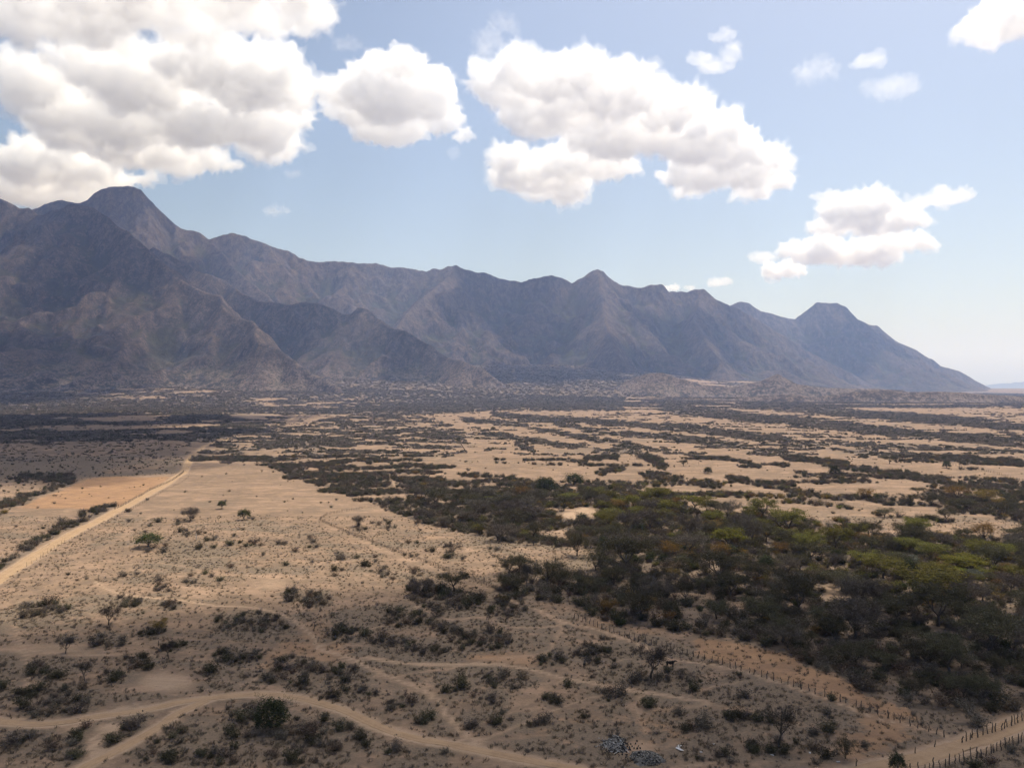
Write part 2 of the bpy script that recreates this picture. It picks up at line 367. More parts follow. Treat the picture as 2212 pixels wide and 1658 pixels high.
def cloud(blobs, zc, label, mat, seed, world=False, vox=None, rough=1.0, fringe=True):
    rs = np.random.default_rng(seed); allV = []; allF = []; nv = 0; R_ = []
    for bl_ in blobs:
        if world: c = np.array(bl_[:3], float); a = bl_[3]; cz = bl_[4]
        else:
            x, y, rx, ry = bl_
            D = (zc - CAM_H) * FPX / (YH - y); c = P3(x, y, D); a = rx * D / FPX
            e = math.atan((YH - y) / FPX); q = (ry * D / FPX) ** 2 - (a * .8 * math.sin(e)) ** 2
            cz = max(math.sqrt(max(q, 0)) / math.cos(e), .36 * a)
        subs = [(c, a, cz)]
        for k in range(9):     # smaller puffs round the edge of every lump
            th = rs.random() * 2 * math.pi; ph = rs.random() * 1.3 - .35; r = a * (.28 + .25 * rs.random())
            subs.append((c + np.array([math.cos(th) * math.cos(ph) * a * .82, math.sin(th) * math.cos(ph) * a * .7, math.sin(ph) * cz * .85]), r, r * .8))
        for (cc, aa, c2) in subs:
            allV.append(SPH_V * np.array([aa, aa * .85, c2]) + cc); allF.append(SPH_F + nv); nv += len(SPH_V); R_.append(aa)
    V = np.concatenate(allV); F = np.concatenate(allF)
    org = V.mean(0); org[2] = V[:, 2].min()
    tmp = np_mesh('cloud_lumps', V - org, F); to = link('cloud_lumps', tmp)
    md = to.modifiers.new('r', 'REMESH'); md.mode = 'VOXEL'; md.voxel_size = vox or max(12, float(np.median(R_)) / 6.8); md.adaptivity = 0
    dg = bpy.context.evaluated_depsgraph_get(); me = bpy.data.meshes.new_from_object(to.evaluated_get(dg))
    bpy.data.objects.remove(to); bpy.data.meshes.remove(tmp); me.name = 'cloud'
    n = len(me.vertices); co = np.empty(n * 3, np.float32); me.vertices.foreach_get('co', co); co = co.reshape(-1, 3).astype(float)
    no = np.empty(n * 3, np.float32); me.vertices.foreach_get('normal', no); no = no.reshape(-1, 3)
    S = float(np.median(R_)) * 2
    d = np.abs(pn3(co, S * 1.1, seed)) * .5 + np.abs(pn3(co, S * .5, seed + 3)) * .5 + np.abs(pn3(co, S * .24, seed + 6)) * .40 + np.abs(pn3(co, S * .12, seed + 8)) * .30 + pn3(co, S * .06, seed + 9) * .10 - .56
    if mat is CLOUD_THIN: d = d * 1.1 + pn3(co, S * .35, seed + 21) * .8 + pn3(co, S * .16, seed + 22) * .45
    co = co + no * (d * S * .62 * rough)[:, None]
    lo = co[:, 2].min(); co[:, 2] = np.where(co[:, 2] < 0, co[:, 2] * .35, co[:, 2])
    me.vertices.foreach_set('co', co.astype(np.float32).ravel()); me.update()
    me.materials.clear(); me.materials.append(mat)
    o = link('cloud', me); o.location = org
    tag(o, label, 'cloud', 'clouds over the plain and mountains')
    if fringe and mat is CLOUD_DENSE:      # thin torn vapour round the dense body
        f = me.copy(); f.name = 'fringe'; d2 = pn3(co, S * .6, seed + 11) * .9 + pn3(co, S * .25, seed + 13) * .6 + pn3(co, S * .12, seed + 15) * .3
        c2 = co + no * ((.10 + .55 * np.clip(d2, -.05, .7)) * S * .55)[:, None]; f.vertices.foreach_set('co', c2.astype(np.float32).ravel()); f.update(); f.materials.clear(); f.materials.append(CLOUD_FRINGE); link('fringe', f, o)
    return o
ZC = 2150
cloud([(60, 20, 120, 70), (200, 15, 140, 75), (350, 5, 130, 60), (480, 25, 110, 50), (590, 35, 100, 45), (680, 20, 60, 42), (250, -90, 200, 90), (500, -80, 180, 80), (20, -80, 160, 80)], ZC, 'broad white cloud along the top edge, upper left of the sky', CLOUD_DENSE, 1)
cloud([(60, 170, 90, 60), (100, 225, 90, 60), (170, 125, 75, 32), (290, 170, 120, 80), (420, 135, 110, 60), (540, 165, 110, 80), (620, 195, 65, 55), (560, 260, 100, 65), (420, 250, 120, 75), (250, 250, 130, 75), (140, 260, 90, 60), (300, 320, 110, 45), (400, 345, 80, 28),
       (570, 315, 70, 32), (210, 300, 90, 40), (630, 315, 30, 22), (490, 355, 36, 14)], ZC, 'biggest white cloud with grey belly, left half of the sky', CLOUD_DENSE, 2)
cloud([(840, 190, 100, 80), (870, 135, 55, 38), (930, 200, 60, 65), (775, 230, 70, 45), (850, 270, 85, 48), (725, 195, 45, 36), (955, 255, 45, 38), (1000, 290, 25, 20), (690, 185, 30, 22)], ZC, 'rounded white cloud between the two biggest clouds', CLOUD_DENSE, 3)
cloud([(1090, 190, 80, 52), (1200, 170, 115, 58), (1330, 200, 105, 66), (1140, 130, 55, 26), (1385, 165, 52, 36), (1180, 245, 120, 55), (1330, 280, 120, 64), (1440, 235, 85, 56), (1500, 300, 95, 58), (1570, 315, 85, 55), (1610, 365, 85, 42), (1520, 370, 85, 48), (1665, 392, 58, 22), (1480, 412, 36, 20),
       (1180, 375, 105, 42), (1280, 355, 95, 40), (1095, 340, 45, 34), (1110, 382, 60, 26), (1200, 408, 70, 16), (1620, 415, 45, 16)], ZC, 'long white cloud with ragged base sloping down over the middle range', CLOUD_DENSE, 4)
cloud([(110, 360, 120, 42), (30, 395, 90, 48), (200, 385, 90, 36), (300, 392, 38, 16), (130, 420, 110, 30), (20, 340, 50, 20)], ZC, 'white cloud low behind the domed summit at the left', CLOUD_DENSE, 5)
cloud([(1850, 460, 75, 36), (1920, 475, 68, 32), (1800, 490, 50, 22), (1770, 545, 70, 28), (1850, 548, 75, 22), (1690, 583, 46, 18), (1950, 525, 55, 14)], ZC, 'stepped white cloud above the flat topped peak', CLOUD_DENSE, 6)
cloud([(2050, 428, 52, 20), (1985, 438, 38, 12)], ZC, 'small lens shaped cloud up right of the stepped cloud', CLOUD_MID, 7)
cloud([(2140, 62, 66, 40), (2205, 25, 70, 55), (2170, 45, 60, 40), (2280, 20, 90, 60)], ZC, 'bright glaring cloud in the top right corner', CLOUD_DENSE, 8)
cloud([(1560, 78, 32, 14), (1512, 125, 32, 18), (1580, 115, 26, 22), (1545, 143, 42, 12), (1585, 95, 20, 14)], ZC, 'torn ring shaped cloud high between big cloud and right edge', CLOUD_MID, 9)
cloud([(1055, 90, 34, 34), (1090, 52, 40, 14), (1040, 112, 24, 16)], ZC, 'thin torn wisp above the left end of the long cloud', CLOUD_THIN, 10)
cloud([(1880, 128, 36, 18), (1858, 138, 20, 14)], ZC, 'little puffy cloud in the clear upper right sky', CLOUD_MID, 11)
cloud([(1930, 188, 55, 11), (1975, 190, 20, 12), (1880, 190, 26, 8)], ZC, 'flat thin cloud streak below the little puffy cloud', CLOUD_THIN, 12)
cloud([(1760, 150, 48, 10), (1725, 160, 24, 8), (1780, 135, 30, 8)], ZC, 'faint cloud streak left of the little puffy cloud', CLOUD_THIN, 13)
cloud([(752, 94, 30, 10), (735, 100, 24, 8)], ZC, 'little cloud scrap below the top left cloud', CLOUD_THIN, 14)
cloud([(1550, 611, 27, 8)], ZC, 'tiny oval cloud just above the middle skyline', CLOUD_MID, 15)
cloud([(1450, 622, 22, 5), (1490, 622, 14, 4)], ZC, 'tiny flat cloud touching the middle skyline', CLOUD_MID, 16)
cloud([(1645, 556, 28, 13)], ZC, 'small round cloud left of the stepped cloud', CLOUD_MID, 17)
cloud([(1777, 424, 30, 7)], ZC, 'narrow cloud scrap right of the long cloud tail', CLOUD_MID, 18)
cloud([(980, 330, 16, 16)], ZC, 'tiny cloud scrap below the rounded cloud', CLOUD_THIN, 19)
cloud([(632, 376, 22, 8)], ZC, 'faint scrap of cloud under the biggest cloud', CLOUD_THIN, 20)
cloud([(592, 455, 26, 5)], ZC, 'faint flat scrap of cloud in the blue gap above the ridge', CLOUD_THIN, 21)
# the same deck goes on overhead and behind: these shade the foreground and the left of the plain
SH = SUN_DIR.xy / SUN_DIR.z
def over(blobs, z, label, seed): return cloud([(x + SH.x * z, y + SH.y * z, z, r, hh) for x, y, r, hh in blobs], z, label, CLOUD_HEAVY, seed, world=True, fringe=False, rough=.6)
over([(45, 105, 190, 80), (-115, -45, 165, 70), (190, -30, 190, 90), (0, -150, 240, 140), (260, -200, 230, 140), (-260, -220, 230, 140)], 2050, 'cloud straight overhead that shades the near ground', 30)
over([(-430, 620, 150, 100), (-480, 740, 185, 110), (-640, 760, 220, 120), (-560, 1150, 200, 120), (-520, 900, 190, 110), (-690, 1020, 260, 120), (-900, 1250, 330, 130), (-1280, 1450, 350, 140), (-800, 1560, 300, 130), (-1450, 1100, 330, 130), (-1050, 1750, 280, 130), (-640, 1780, 200, 110), (-1000, 850, 250, 120)], 2050, 'cloud above the frame that shades the left of the plain', 31)
# ------------------------------------------------------------------ layout of the plain, noted in sketch positions (2212 x 1658) and carried over to the ground
def sketch(x, y, z=None):
    z = ground_z(x, y) if z is None else z
    return CX + FPX * x / np.maximum(y, 1), YH + FPX * (CAM_H - z) / np.maximum(y, 1)

def d_poly(px, py, pts):
    d = np.full(px.shape, 1e6)
    for (ax, ay), (bx, by) in zip(pts[:-1], pts[1:]):
        ex, ey = bx - ax, by - ay; t = np.clip(((px - ax) * ex + (py - ay) * ey) / (ex * ex + ey * ey + 1e-9), 0, 1)
        d = np.minimum(d, np.hypot(px - ax - t * ex, py - ay - t * ey))
    return d
def inside(px, py, poly):
    r = np.zeros(px.shape, bool); n = len(poly)
    for i in range(n):
        (x1, y1), (x2, y2) = poly[i], poly[(i + 1) % n]
        if y1 == y2: continue
        c = ((y1 > py) != (y2 > py)) & (px < (x2 - x1) * (py - y1) / (y2 - y1) + x1); r ^= c
    return r

ROAD = [(-90, 1300), (0, 1249), (75, 1201), (150, 1156), (185, 1138), (279, 1090), (330, 1061), (370, 1038), (395, 1022), (405, 1005), (411, 990), (420, 980)]
ROAD2 = [(420, 980), (430, 975), (447, 961), (487, 951), (524, 936), (554, 930), (600, 917), (630, 905), (655, 893)]
TRACK_A = [(-60, 1545), (0, 1553), (34, 1556), (84, 1560), (151, 1555), (202, 1545), (269, 1536), (336, 1525), (386, 1513), (447, 1505), (504, 1499), (571, 1495), (638, 1502), (706, 1518), (761, 1537), (832, 1570), (902, 1590), (972, 1603), (1043, 1617), (1113, 1631), (1183, 1645), (1254, 1657), (1340, 1676)]
TRACK_B = [(447, 1509), (386, 1538), (336, 1573), (286, 1600), (235, 1627), (195, 1647), (160, 1672)]
ROAD_K = [(1780, 1690), (1856, 1662), (1954, 1640), (2032, 1619), (2102, 1596), (2172, 1570), (2212, 1554), (2290, 1524)]
PATHS = [   # trodden cattle paths: points, half width in metres, strength
    ([(208, 1254), (252, 1278), (319, 1288), (403, 1296), (464, 1306), (521, 1308), (588, 1318), (638, 1338), (665, 1362), (685, 1380), (691, 1399), (744, 1413), (789, 1434), (849, 1462), (902, 1480), (937, 1501), (965, 1539), (1000, 1575), (1029, 1596)], 1.1, 1),
    ([(789, 1416), (867, 1429), (937, 1432), (1025, 1432), (1095, 1434), (1166, 1448), (1218, 1462), (1289, 1473), (1359, 1487), (1412, 1494), (1469, 1504), (1530, 1512)], 1.2, 1),
    ([(1377, 1502), (1378, 1525), (1391, 1550), (1400, 1578)], .6, 1), ([(1106, 1416), (1183, 1406), (1194, 1385), (1215, 1356), (1205, 1335)], .8, .7),
    ([(867, 1288), (920, 1314), (965, 1335), (1043, 1332), (1113, 1353), (1200, 1350)], .9, .8),
    ([(1162, 1314), (1211, 1339), (1285, 1356), (1341, 1374), (1394, 1395), (1434, 1419), (1522, 1431), (1585, 1442), (1680, 1470), (1750, 1495), (1821, 1519), (1891, 1547), (1961, 1562), (2040, 1582)], .9, 1),
    ([(1378, 1530), (1434, 1526), (1487, 1523), (1557, 1523), (1627, 1533), (1708, 1556), (1786, 1579), (1840, 1592)], .8, .8),
    ([(360, 1452), (336, 1412), (302, 1388), (269, 1358), (255, 1340), (180, 1320)], .6, .8), ([(296, 1136), (329, 1113), (403, 1072), (470, 1029), (520, 1010)], 1.2, .7),
    ([(0, 1315), (60, 1290), (160, 1232), (260, 1165), (296, 1136)], 2.0, .6), ([(464, 1306), (440, 1330), (400, 1352), (360, 1372)], .9, .6), ([(700, 1130), (760, 1158), (830, 1188), (900, 1213), (970, 1239), (1050, 1268), (1090, 1286)], 1.0, .7),
    ([(0, 1400), (80, 1405), (160, 1412), (260, 1412), (336, 1412)], 1.0, .8), ([(1550, 1640), (1450, 1655), (1380, 1672)], .8, .8), ([(510, 1205), (540, 1240), (560, 1275), (600, 1300)], .8, .7),
    ([(0, 985), (319, 988)], 3.0, .9), ([(540, 1470), (600, 1440), (640, 1420)], .5, .8), ([(789, 1434), (720, 1420), (640, 1408), (560, 1385)], .7, .6), ([(2053, 1005), (2120, 1018), (2197, 1036), (2260, 1050)], 1.5, .5),
    ([(1722, 1071), (1800, 1082), (1926, 1096), (2050, 1116), (2212, 1138)], 2.5, .6), ([(845, 1023), (850, 1040), (870, 1060), (930, 1075), (990, 1093), (1010, 1090)], 2.2, .9), ([(0, 1130), (90, 1118), (160, 1100)], 2.0, .6),
    ([(60, 1620), (120, 1582), (200, 1556)], .6, .8), ([(900, 1300), (880, 1338), (800, 1356), (690, 1396)], .6, .8), ([(1029, 1596), (1120, 1562), (1218, 1522), (1290, 1500), (1360, 1490)], .6, .8), ([(849, 1462), (900, 1450), (980, 1440), (1060, 1420), (1106, 1416)], .5, .8), ([(540, 1240), (480, 1240), (400, 1222), (320, 1214), (230, 1225)], .9, .7), ([(700, 1185), (640, 1203), (560, 1207), (480, 1202), (400, 1207)], .9, .7), ([(1469, 1504), (1540, 1480), (1600, 1470), (1680, 1470)], .5, .8), ([(1590, 1600), (1640, 1640), (1740, 1640), (1800, 1606)], .5, .7), ([(62, 1480), (64, 1440), (50, 1390), (30, 1345)], .6, .9), ([(620, 1500), (690, 1560), (760, 1605), (800, 1650)], .5, .6), ([(1240, 1606), (1180, 1584), (1100, 1592), (1029, 1596)], .6, .7), ([(1090, 1286), (1130, 1306), (1162, 1314)], .8, .9), ([(470, 1029), (440, 1060), (400, 1100), (360, 1140), (300, 1200), (252, 1278)], .9, .6), ([(600, 1300), (640, 1262), (720, 1255), (800, 1262), (870, 1286)], .7, .7), ([(560, 1060), (600, 1090), (650, 1110), (691, 1122)], 1.0, .7), ([(1040, 1560), (1116, 1530), (1166, 1500), (1218, 1462)], .5, .7), ([(1300, 1440), (1350, 1420), (1420, 1432), (1500, 1440)], .5, .7),
    ([(1820, 1470), (1850, 1520), (1880, 1545)], .4, .4), ([(2075, 1545), (2080, 1520), (2070, 1490)], .5, .6), ([(1990, 1330), (2010, 1360), (1990, 1385)], 1.0, .6)]
PALE = [(360, 1470, 70, 22, .8), (240, 1570, 35, 14, .9), (205, 1608, 16, 32, 1), (310, 1525, 90, 14, .6), (262, 1530, 14, 8, 1.), (1450, 1250 + 350, 22, 12, .5), (1380, 1612, 45, 22, .6), (1250, 1112, 45, 10, .9), (1265, 1103, 30, 6, .9), (120, 1400, 140, 20, .5), (560, 898, 60, 5, .7),
        (1800, 1290, 40, 14, .5), (1795, 1270, 25, 10, .6), (590, 1260, 60, 16, .5)]
GREY_BLOBS = [(128, 1509, 97, 42), (517, 1419, 55, 25), (558, 1345, 100, 30), (578, 1459, 52, 20), (638, 1435, 50, 24), (460, 1449, 28, 14), (235, 1382, 45, 20), (148, 1385, 27, 12), (343, 1365, 34, 14), (100, 1318, 74, 22), (286, 1298, 40, 12), (370, 1306, 30, 12), (632, 1284, 36, 15), (685, 1294, 37, 20),
    (323, 1429, 54, 17), (100, 1446, 78, 20), (252, 1459, 30, 17), (292, 1462, 22, 14), (10, 1436, 18, 20), (7, 1486, 20, 24), (380, 1395, 27, 12), (538, 1530, 60, 20), (640, 1590, 200, 65), (397, 1577, 57, 20), (289, 1570, 45, 22), (249, 1600, 25, 15), (205, 1565, 20, 10), (84, 1597, 84, 37), (158, 1614, 45, 40),
    (336, 1624, 70, 14), (454, 1630, 100, 30), (722, 1503, 20, 12), (685, 1442, 40, 20), (655, 1476, 50, 17), (754, 1367, 56, 20), (888, 1335, 70, 20), (849, 1385, 53, 20), (972, 1353, 42, 18), (1043, 1381, 88, 28), (920, 1399, 60, 16), (979, 1300, 105, 26), (1106, 1316, 63, 16), (1099, 1278, 28, 12), (997, 1483, 32, 20),
    (1064, 1508, 40, 20), (1085, 1543, 38, 17), (1116, 1557, 22, 14), (1106, 1466, 63, 22), (923, 1550, 22, 14), (888, 1515, 40, 18), (779, 1490, 42, 14), (761, 1455, 60, 24), (1247, 1473, 25, 10), (1317, 1496, 53, 20), (1405, 1464, 53, 22), (1401, 1524, 22, 14), (1289, 1413, 63, 25), (1204, 1420, 40, 15), (1197, 1508, 25, 14),
    (726, 1585, 88, 45), (969, 1612, 22, 10), (1039, 1626, 18, 8), (856, 1617, 30, 16), (1176, 1557, 25, 12), (1025, 1564, 20, 12), (1469, 1453, 53, 25), (1497, 1488, 25, 14), (1596, 1456, 30, 10), (1610, 1502, 28, 12), (1497, 1516, 25, 8), (1617, 1548, 70, 20), (1466, 1537, 25, 10), (1515, 1565, 40, 18), (1680, 1600, 53, 22),
    (1782, 1540, 22, 10), (1786, 1575, 22, 10), (1747, 1577, 12, 8), (1631, 1614, 40, 20), (1757, 1613, 22, 12), (1782, 1634, 28, 14), (1884, 1634, 32, 14), (1944, 1622, 25, 9), (1866, 1608, 16, 8), (2060, 1592, 18, 8), (1550, 1630, 53, 18), (2102, 1571, 28, 12), (2137, 1645, 40, 10), (2180, 1620, 30, 10),
    (288, 1243, 30, 12), (345, 1253, 15, 10), (425, 1251, 43, 20), (353, 1267, 20, 12), (476, 1253, 12, 6), (501, 1224, 12, 8), (407, 1153, 33, 9), (464, 1163, 26, 9), (427, 1181, 22, 7), (464, 1182, 10, 6), (505, 1175, 22, 8), (552, 1177, 26, 9), (603, 1177, 20, 9), (638, 1190, 16, 8), (675, 1185, 20, 10), (679, 1169, 16, 10),
    (357, 1185, 22, 8), (320, 1191, 14, 5), (384, 1130, 12, 8), (341, 1127, 14, 6), (279, 1126, 12, 5), (620, 1220, 18, 10), (630, 1278, 24, 9), (571, 1269, 20, 11), (675, 1214, 14, 8), (283, 1108, 16, 8), (546, 1122, 16, 6), (411, 1122, 14, 6), (750, 1200, 30, 14), (780, 1228, 34, 16), (850, 1238, 40, 18), (905, 1245, 44, 18), (812, 1212, 14, 8),
    (730, 1238, 30, 12), (980, 1200, 34, 12), (890, 1178, 20, 8), (1005, 1140, 25, 8), (775, 1140, 20, 9), (825, 1130, 30, 9), (845, 1135, 18, 8), (1068, 1185, 20, 10), (1095, 1230, 30, 14), (935, 1190, 14, 6)]
FOREST = [(880, 1272), (960, 1262), (1000, 1283), (1090, 1285), (1120, 1222), (1180, 1232), (1260, 1232), (1290, 1205), (1250, 1180), (1180, 1183), (1100, 1165), (1040, 1150), (960, 1140), (880, 1115), (800, 1085), (700, 1062), (640, 1032), (560, 1003), (430, 996), (418, 985), (470, 955), (560, 937), (640, 922), (700, 907),
          (790, 893), (870, 892), (940, 905), (1010, 930), (1010, 958), (930, 985), (905, 1000), (1010, 1012), (1060, 1030), (1150, 1035), (1250, 1052), (1290, 1033), (1340, 1048), (1480, 1078), (1510, 1105), (1640, 1112), (1700, 1142), (1830, 1162), (2000, 1158), (2290, 1152),
          (2290, 1500), (2212, 1530), (2100, 1566), (2050, 1560), (1960, 1528), (1880, 1496), (1830, 1468), (1740, 1430), (1690, 1405), (1600, 1385), (1500, 1370), (1400, 1356), (1300, 1335), (1240, 1312), (1150, 1304), (1090, 1300), (960, 1300), (890, 1285)]
BANDS = [([(1434, 943), (1539, 955), (1645, 973), (1750, 991), (1856, 1012), (1961, 1029), (2067, 1047), (2240, 1080)], 8), ([(1434, 976), (1522, 985), (1610, 1001), (1698, 1006)], 5), ([(1434, 917), (1575, 934), (1715, 952), (1779, 961)], 6), ([(1821, 973), (1961, 984), (2084, 991), (2250, 1003)], 6),
    ([(1786, 955), (1961, 966), (2137, 973), (2250, 979)], 5), ([(1575, 1034), (1645, 1043), (1698, 1057), (1786, 1071), (1891, 1082), (1996, 1092), (2102, 1107), (2240, 1123)], 6), ([(1434, 881), (1645, 903), (1856, 924), (2250, 958)], 10), ([(1610, 872), (1856, 892), (2250, 926)], 10), ([(1715, 1019), (1873, 1040)], 4),
    ([(1700, 1089), (1831, 1096)], 5), ([(1891, 1110), (2050, 1124)], 5), ([(1045, 934), (1130, 950), (1192, 959), (1317, 972), (1364, 972)], 6), ([(1005, 906), (1114, 917), (1176, 928), (1255, 944), (1301, 951), (1364, 962), (1458, 978), (1555, 990)], 4.5), ([(1067, 894), (1176, 906), (1270, 909), (1395, 919), (1555, 937)], 6),
    ([(1201, 915), (1301, 933), (1395, 940), (1555, 965)], 5), ([(1333, 959), (1395, 984), (1436, 1003)], 8), ([(1230, 997), (1301, 1003)], 4), ([(1395, 1025), (1473, 1037)], 5), ([(1489, 1044), (1555, 1047)], 4), ([(1120, 956), (1145, 972)], 8), ([(1555, 937), (1650, 950)], 5),
    ([(44, 1034), (168, 1031), (134, 1052), (84, 1072), (27, 1092), (-20, 1100)], 7), ([(2014, 1070), (2212, 1100)], 16), ([(2100, 1040), (2260, 1055)], 8), ([(1270, 985), (1330, 990)], 4), ([(960, 985), (1000, 975)], 3), ([(1050, 973), (1090, 970)], 3), ([(1070, 998), (1090, 1000)], 3), ([(1300, 1020), (1340, 1010)], 5),
    ([(-30, 1238), (0, 1226), (60, 1190), (120, 1152), (180, 1122), (250, 1094)], 9), ([(780, 925), (820, 935), (900, 930)], 4), ([(560, 960), (760, 955)], 12)]
LEFT_DARK = [(-60, 880), (300, 885), (520, 893), (640, 897), (600, 930), (440, 955), (300, 948), (150, 955), (-60, 962)]

def scrub_mask(px, py, x, y):
    """0..1 how thickly scrub covers the plain"""
    wob = np.clip((py - YH) / 200, .06, 1)
    n1 = fbm(x, y, 60, 3, 51); n2 = fbm(x, y, 240, 3, 57)
    qx = px + 26 * wob * fbm(x, y, 40, 2, 61); qy = py + 14 * wob * fbm(x, y, 30, 2, 67)
    m = np.zeros(px.shape)
    f = inside(qx, qy, FOREST); gap = fbm(x * .55, y, 38, 3, 71); thin = sstep(1105, 960, qy) * .26 - np.where(qx < 1300, .26, .42); m[f] = np.where(gap < thin, .12, 1.)[f]
    for pts, wd in BANDS:
        d = d_poly(qx, qy, pts); wv = wd * np.clip(1.08 + .6 * n1 + .5 * n2, .55, 1.6); m = np.maximum(m, sstep(wv * 1.3, wv * .55, d) * .95)
    ld = inside(qx, qy, LEFT_DARK); m = np.maximum(m, np.where(ld, 1.2 * sstep(-.28, .06, n2 + .5 * n1), 0))
    far_c = sstep(893, 878, qy + 6 * sstep(1400, 1700, qx) - 8 * sstep(1100, 900, qx)); m = np.maximum(m, far_c * np.where(qx < 1350, 1.15 + .35 * sstep(-.1, .2, n2), 1.2 * sstep(-.24, .02, fbm(x * .3, y, 160, 3, 59))))
    zf = np.maximum(sstep(1.2, .5, np.hypot((px - 330) / 210, (py - 838) / 30)), sstep(1.2, .5, np.hypot((px - 680) / 190, (py - 868) / 18))); m = m * (1 - .85 * zf * sstep(-.1, .2, fbm(x, y, 110, 4, 91)))
    # broken scrub on the striped right plain
    zr = (qx > 1000) & (qy > 890) & (qy < 1150) & (qx - 1000 > (qy - 930) * 2)
    st = fbm(x * .35 + y * .1, y * 1.6, 60, 3, 77); m = np.maximum(m, np.where(zr, .75 * sstep(.16, .36, st), 0))
    return m

gx1 = np.arange(-255, 255.1, 1.7); s = 1.7; ext = []; a = 255.
while a < 31000: s = min(s * 1.045, 2500); a += s; ext.append(a)
gx = np.r_[-np.array(ext[::-1]), gx1, np.array(ext)]
gy = [-3000., -1500., -600., -200., 0., 60., 95.]; a = 110.; s = 1.45
while a < 32500:
    gy.append(a); a += s
    if a > 330: s = min(s * 1.0115, 60 if a < 7000 else 1800)
gy = np.array(gy)
GX, GY = np.meshgrid(gx, gy); GZ = ground_z(GX, GY)
SX, SY = sketch(GX, GY, GZ); front = GY > 60
def world_line(pts, step=3.0):
    q = P([p[0] for p in pts], [p[1] for p in pts]); 
    # smooth the traced points (Catmull-Rom), then resample evenly
    out = []
    for i in range(len(q) - 1):
        p0, p1, p2, p3 = q[max(i - 1, 0)], q[i], q[i + 1], q[min(i + 2, len(q) - 1)]
        n = max(2, int(np.linalg.norm((p2 - p1)[:2]) / step))
        for k in range(n):
            t = k / n; out.append(.5 * (2 * p1 + (p2 - p0) * t + (2 * p0 - 5 * p1 + 4 * p2 - p3) * t * t + (3 * p1 - p0 - 3 * p2 + p3) * t ** 3))
    out.append(q[-1]); return np.array(out)
def line_mask(acc, wl, hw, strength, soft=1.6):
    i = 0
    while i < len(wl) - 1:
        a_, b_ = wl[i], wl[i + 1]; i += 1
        r = hw * 2.2 + 2
        i0, i1 = np.searchsorted(gx, [min(a_[0], b_[0]) - r, max(a_[0], b_[0]) + r]); j0, j1 = np.searchsorted(gy, [min(a_[1], b_[1]) - r, max(a_[1], b_[1]) + r])
        if i1 <= i0 or j1 <= j0: continue
        X = GX[j0:j1, i0:i1]; Y = GY[j0:j1, i0:i1]; ex, ey = b_[0] - a_[0], b_[1] - a_[1]
        t = np.clip(((X - a_[0]) * ex + (Y - a_[1]) * ey) / (ex * ex + ey * ey + 1e-9), 0, 1); d = np.hypot(X - a_[0] - t * ex, Y - a_[1] - t * ey)
        sub = acc[j0:j1, i0:i1]; np.maximum(sub, strength * sstep(hw * soft + .8, hw * .35, d), out=sub)
m_path = np.zeros(GX.shape); m_grey = np.zeros(GX.shape); m_orange = np.zeros(GX.shape)
for pts, hw, st in PATHS: line_mask(m_path, world_line(pts), hw * .72, st * .72)
for pts, hw in ((ROAD, 3.2), (ROAD2, 3.0), (TRACK_A, 1.7), (TRACK_B, 1.6), (ROAD_K, 2.8)): line_mask(m_path, world_line(pts), hw, 1.0)
wobx = SX + 10 * fbm(GX, GY, 12, 3, 81); woby = SY + 5 * fbm(GX, GY, 9, 3, 83)
for cx_, cy_, rx_, ry_, st in PALE: m_path = np.maximum(m_path, st * sstep(1.7, .2, np.hypot((wobx - cx_) / rx_, (woby - cy_) / ry_)))
for cx_, cy_, rx_, ry_ in GREY_BLOBS: m_grey = np.maximum(m_grey, np.where(cy_ > 1270, 1., .6) * sstep(1.75, .35, np.hypot((wobx - cx_) / rx_, (woby - cy_) / ry_)))
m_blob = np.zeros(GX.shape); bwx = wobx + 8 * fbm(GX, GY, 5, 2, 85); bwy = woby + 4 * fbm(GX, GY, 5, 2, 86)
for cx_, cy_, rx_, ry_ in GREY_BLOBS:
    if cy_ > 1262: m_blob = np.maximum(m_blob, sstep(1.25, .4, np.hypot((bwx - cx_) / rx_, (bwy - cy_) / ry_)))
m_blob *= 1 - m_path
near = sstep(250, 190, GY)
m_grey = np.maximum(m_grey, near * (.16 + .84 * sstep(-.10, .34, fbm(GX, GY, 22, 4, 87) + .10 * sstep(600, 1000, SX) + .16 * sstep(1100, 1300, SX))) * .85)
m_grey = np.maximum(m_grey, sstep(640, 300, GY) * (.30 + .48 * sstep(-.06, .30, fbm(GX * .7, GY, 34, 5, 97, .6))))
m_grey = np.maximum(m_grey, sstep(500, 800, GY) * .62 * sstep(-.08, .32, fbm(GX * .6, GY, 80, 5, 197, .6)))
m_grey = np.maximum(m_grey, np.where(inside(SX + 40 * fbm(GX, GY, 60, 2, 5), SY, [(-60, 985), (400, 985), (420, 1000), (390, 1020), (60, 1040), (-60, 1050)]), .9 - .5 * sstep(.0, .3, fbm(GX, GY, 70, 3, 15)), 0))  # left field: grey growth, toned darker to stand in for deep cloud shade
ORANGE_FIELD = [(198, 1030), (386, 1029), (286, 1092), (208, 1099), (37, 1096), (101, 1072), (148, 1052)]
m_orange = np.where(inside(SX + 8 * fbm(GX, GY, 30, 2, 9), SY + 3 * fbm(GX, GY, 20, 2, 8), ORANGE_FIELD), 1., 0)
m_orange = np.maximum(m_orange, near * .8 * sstep(.1, .4, fbm(GX, GY, 34, 3, 101)) * sstep(-200, 900, SX))
strip = inside(SX, SY, [(1500, 1375), (1600, 1388), (1690, 1408), (1740, 1434), (1830, 1472), (1880, 1500), (1960, 1532), (1990, 1556), (1891, 1532), (1786, 1496), (1645, 1452), (1504, 1412)]); m_grey = np.where(strip, m_grey * .35, m_grey); m_orange = np.maximum(m_orange, np.where(strip, .8, 0))
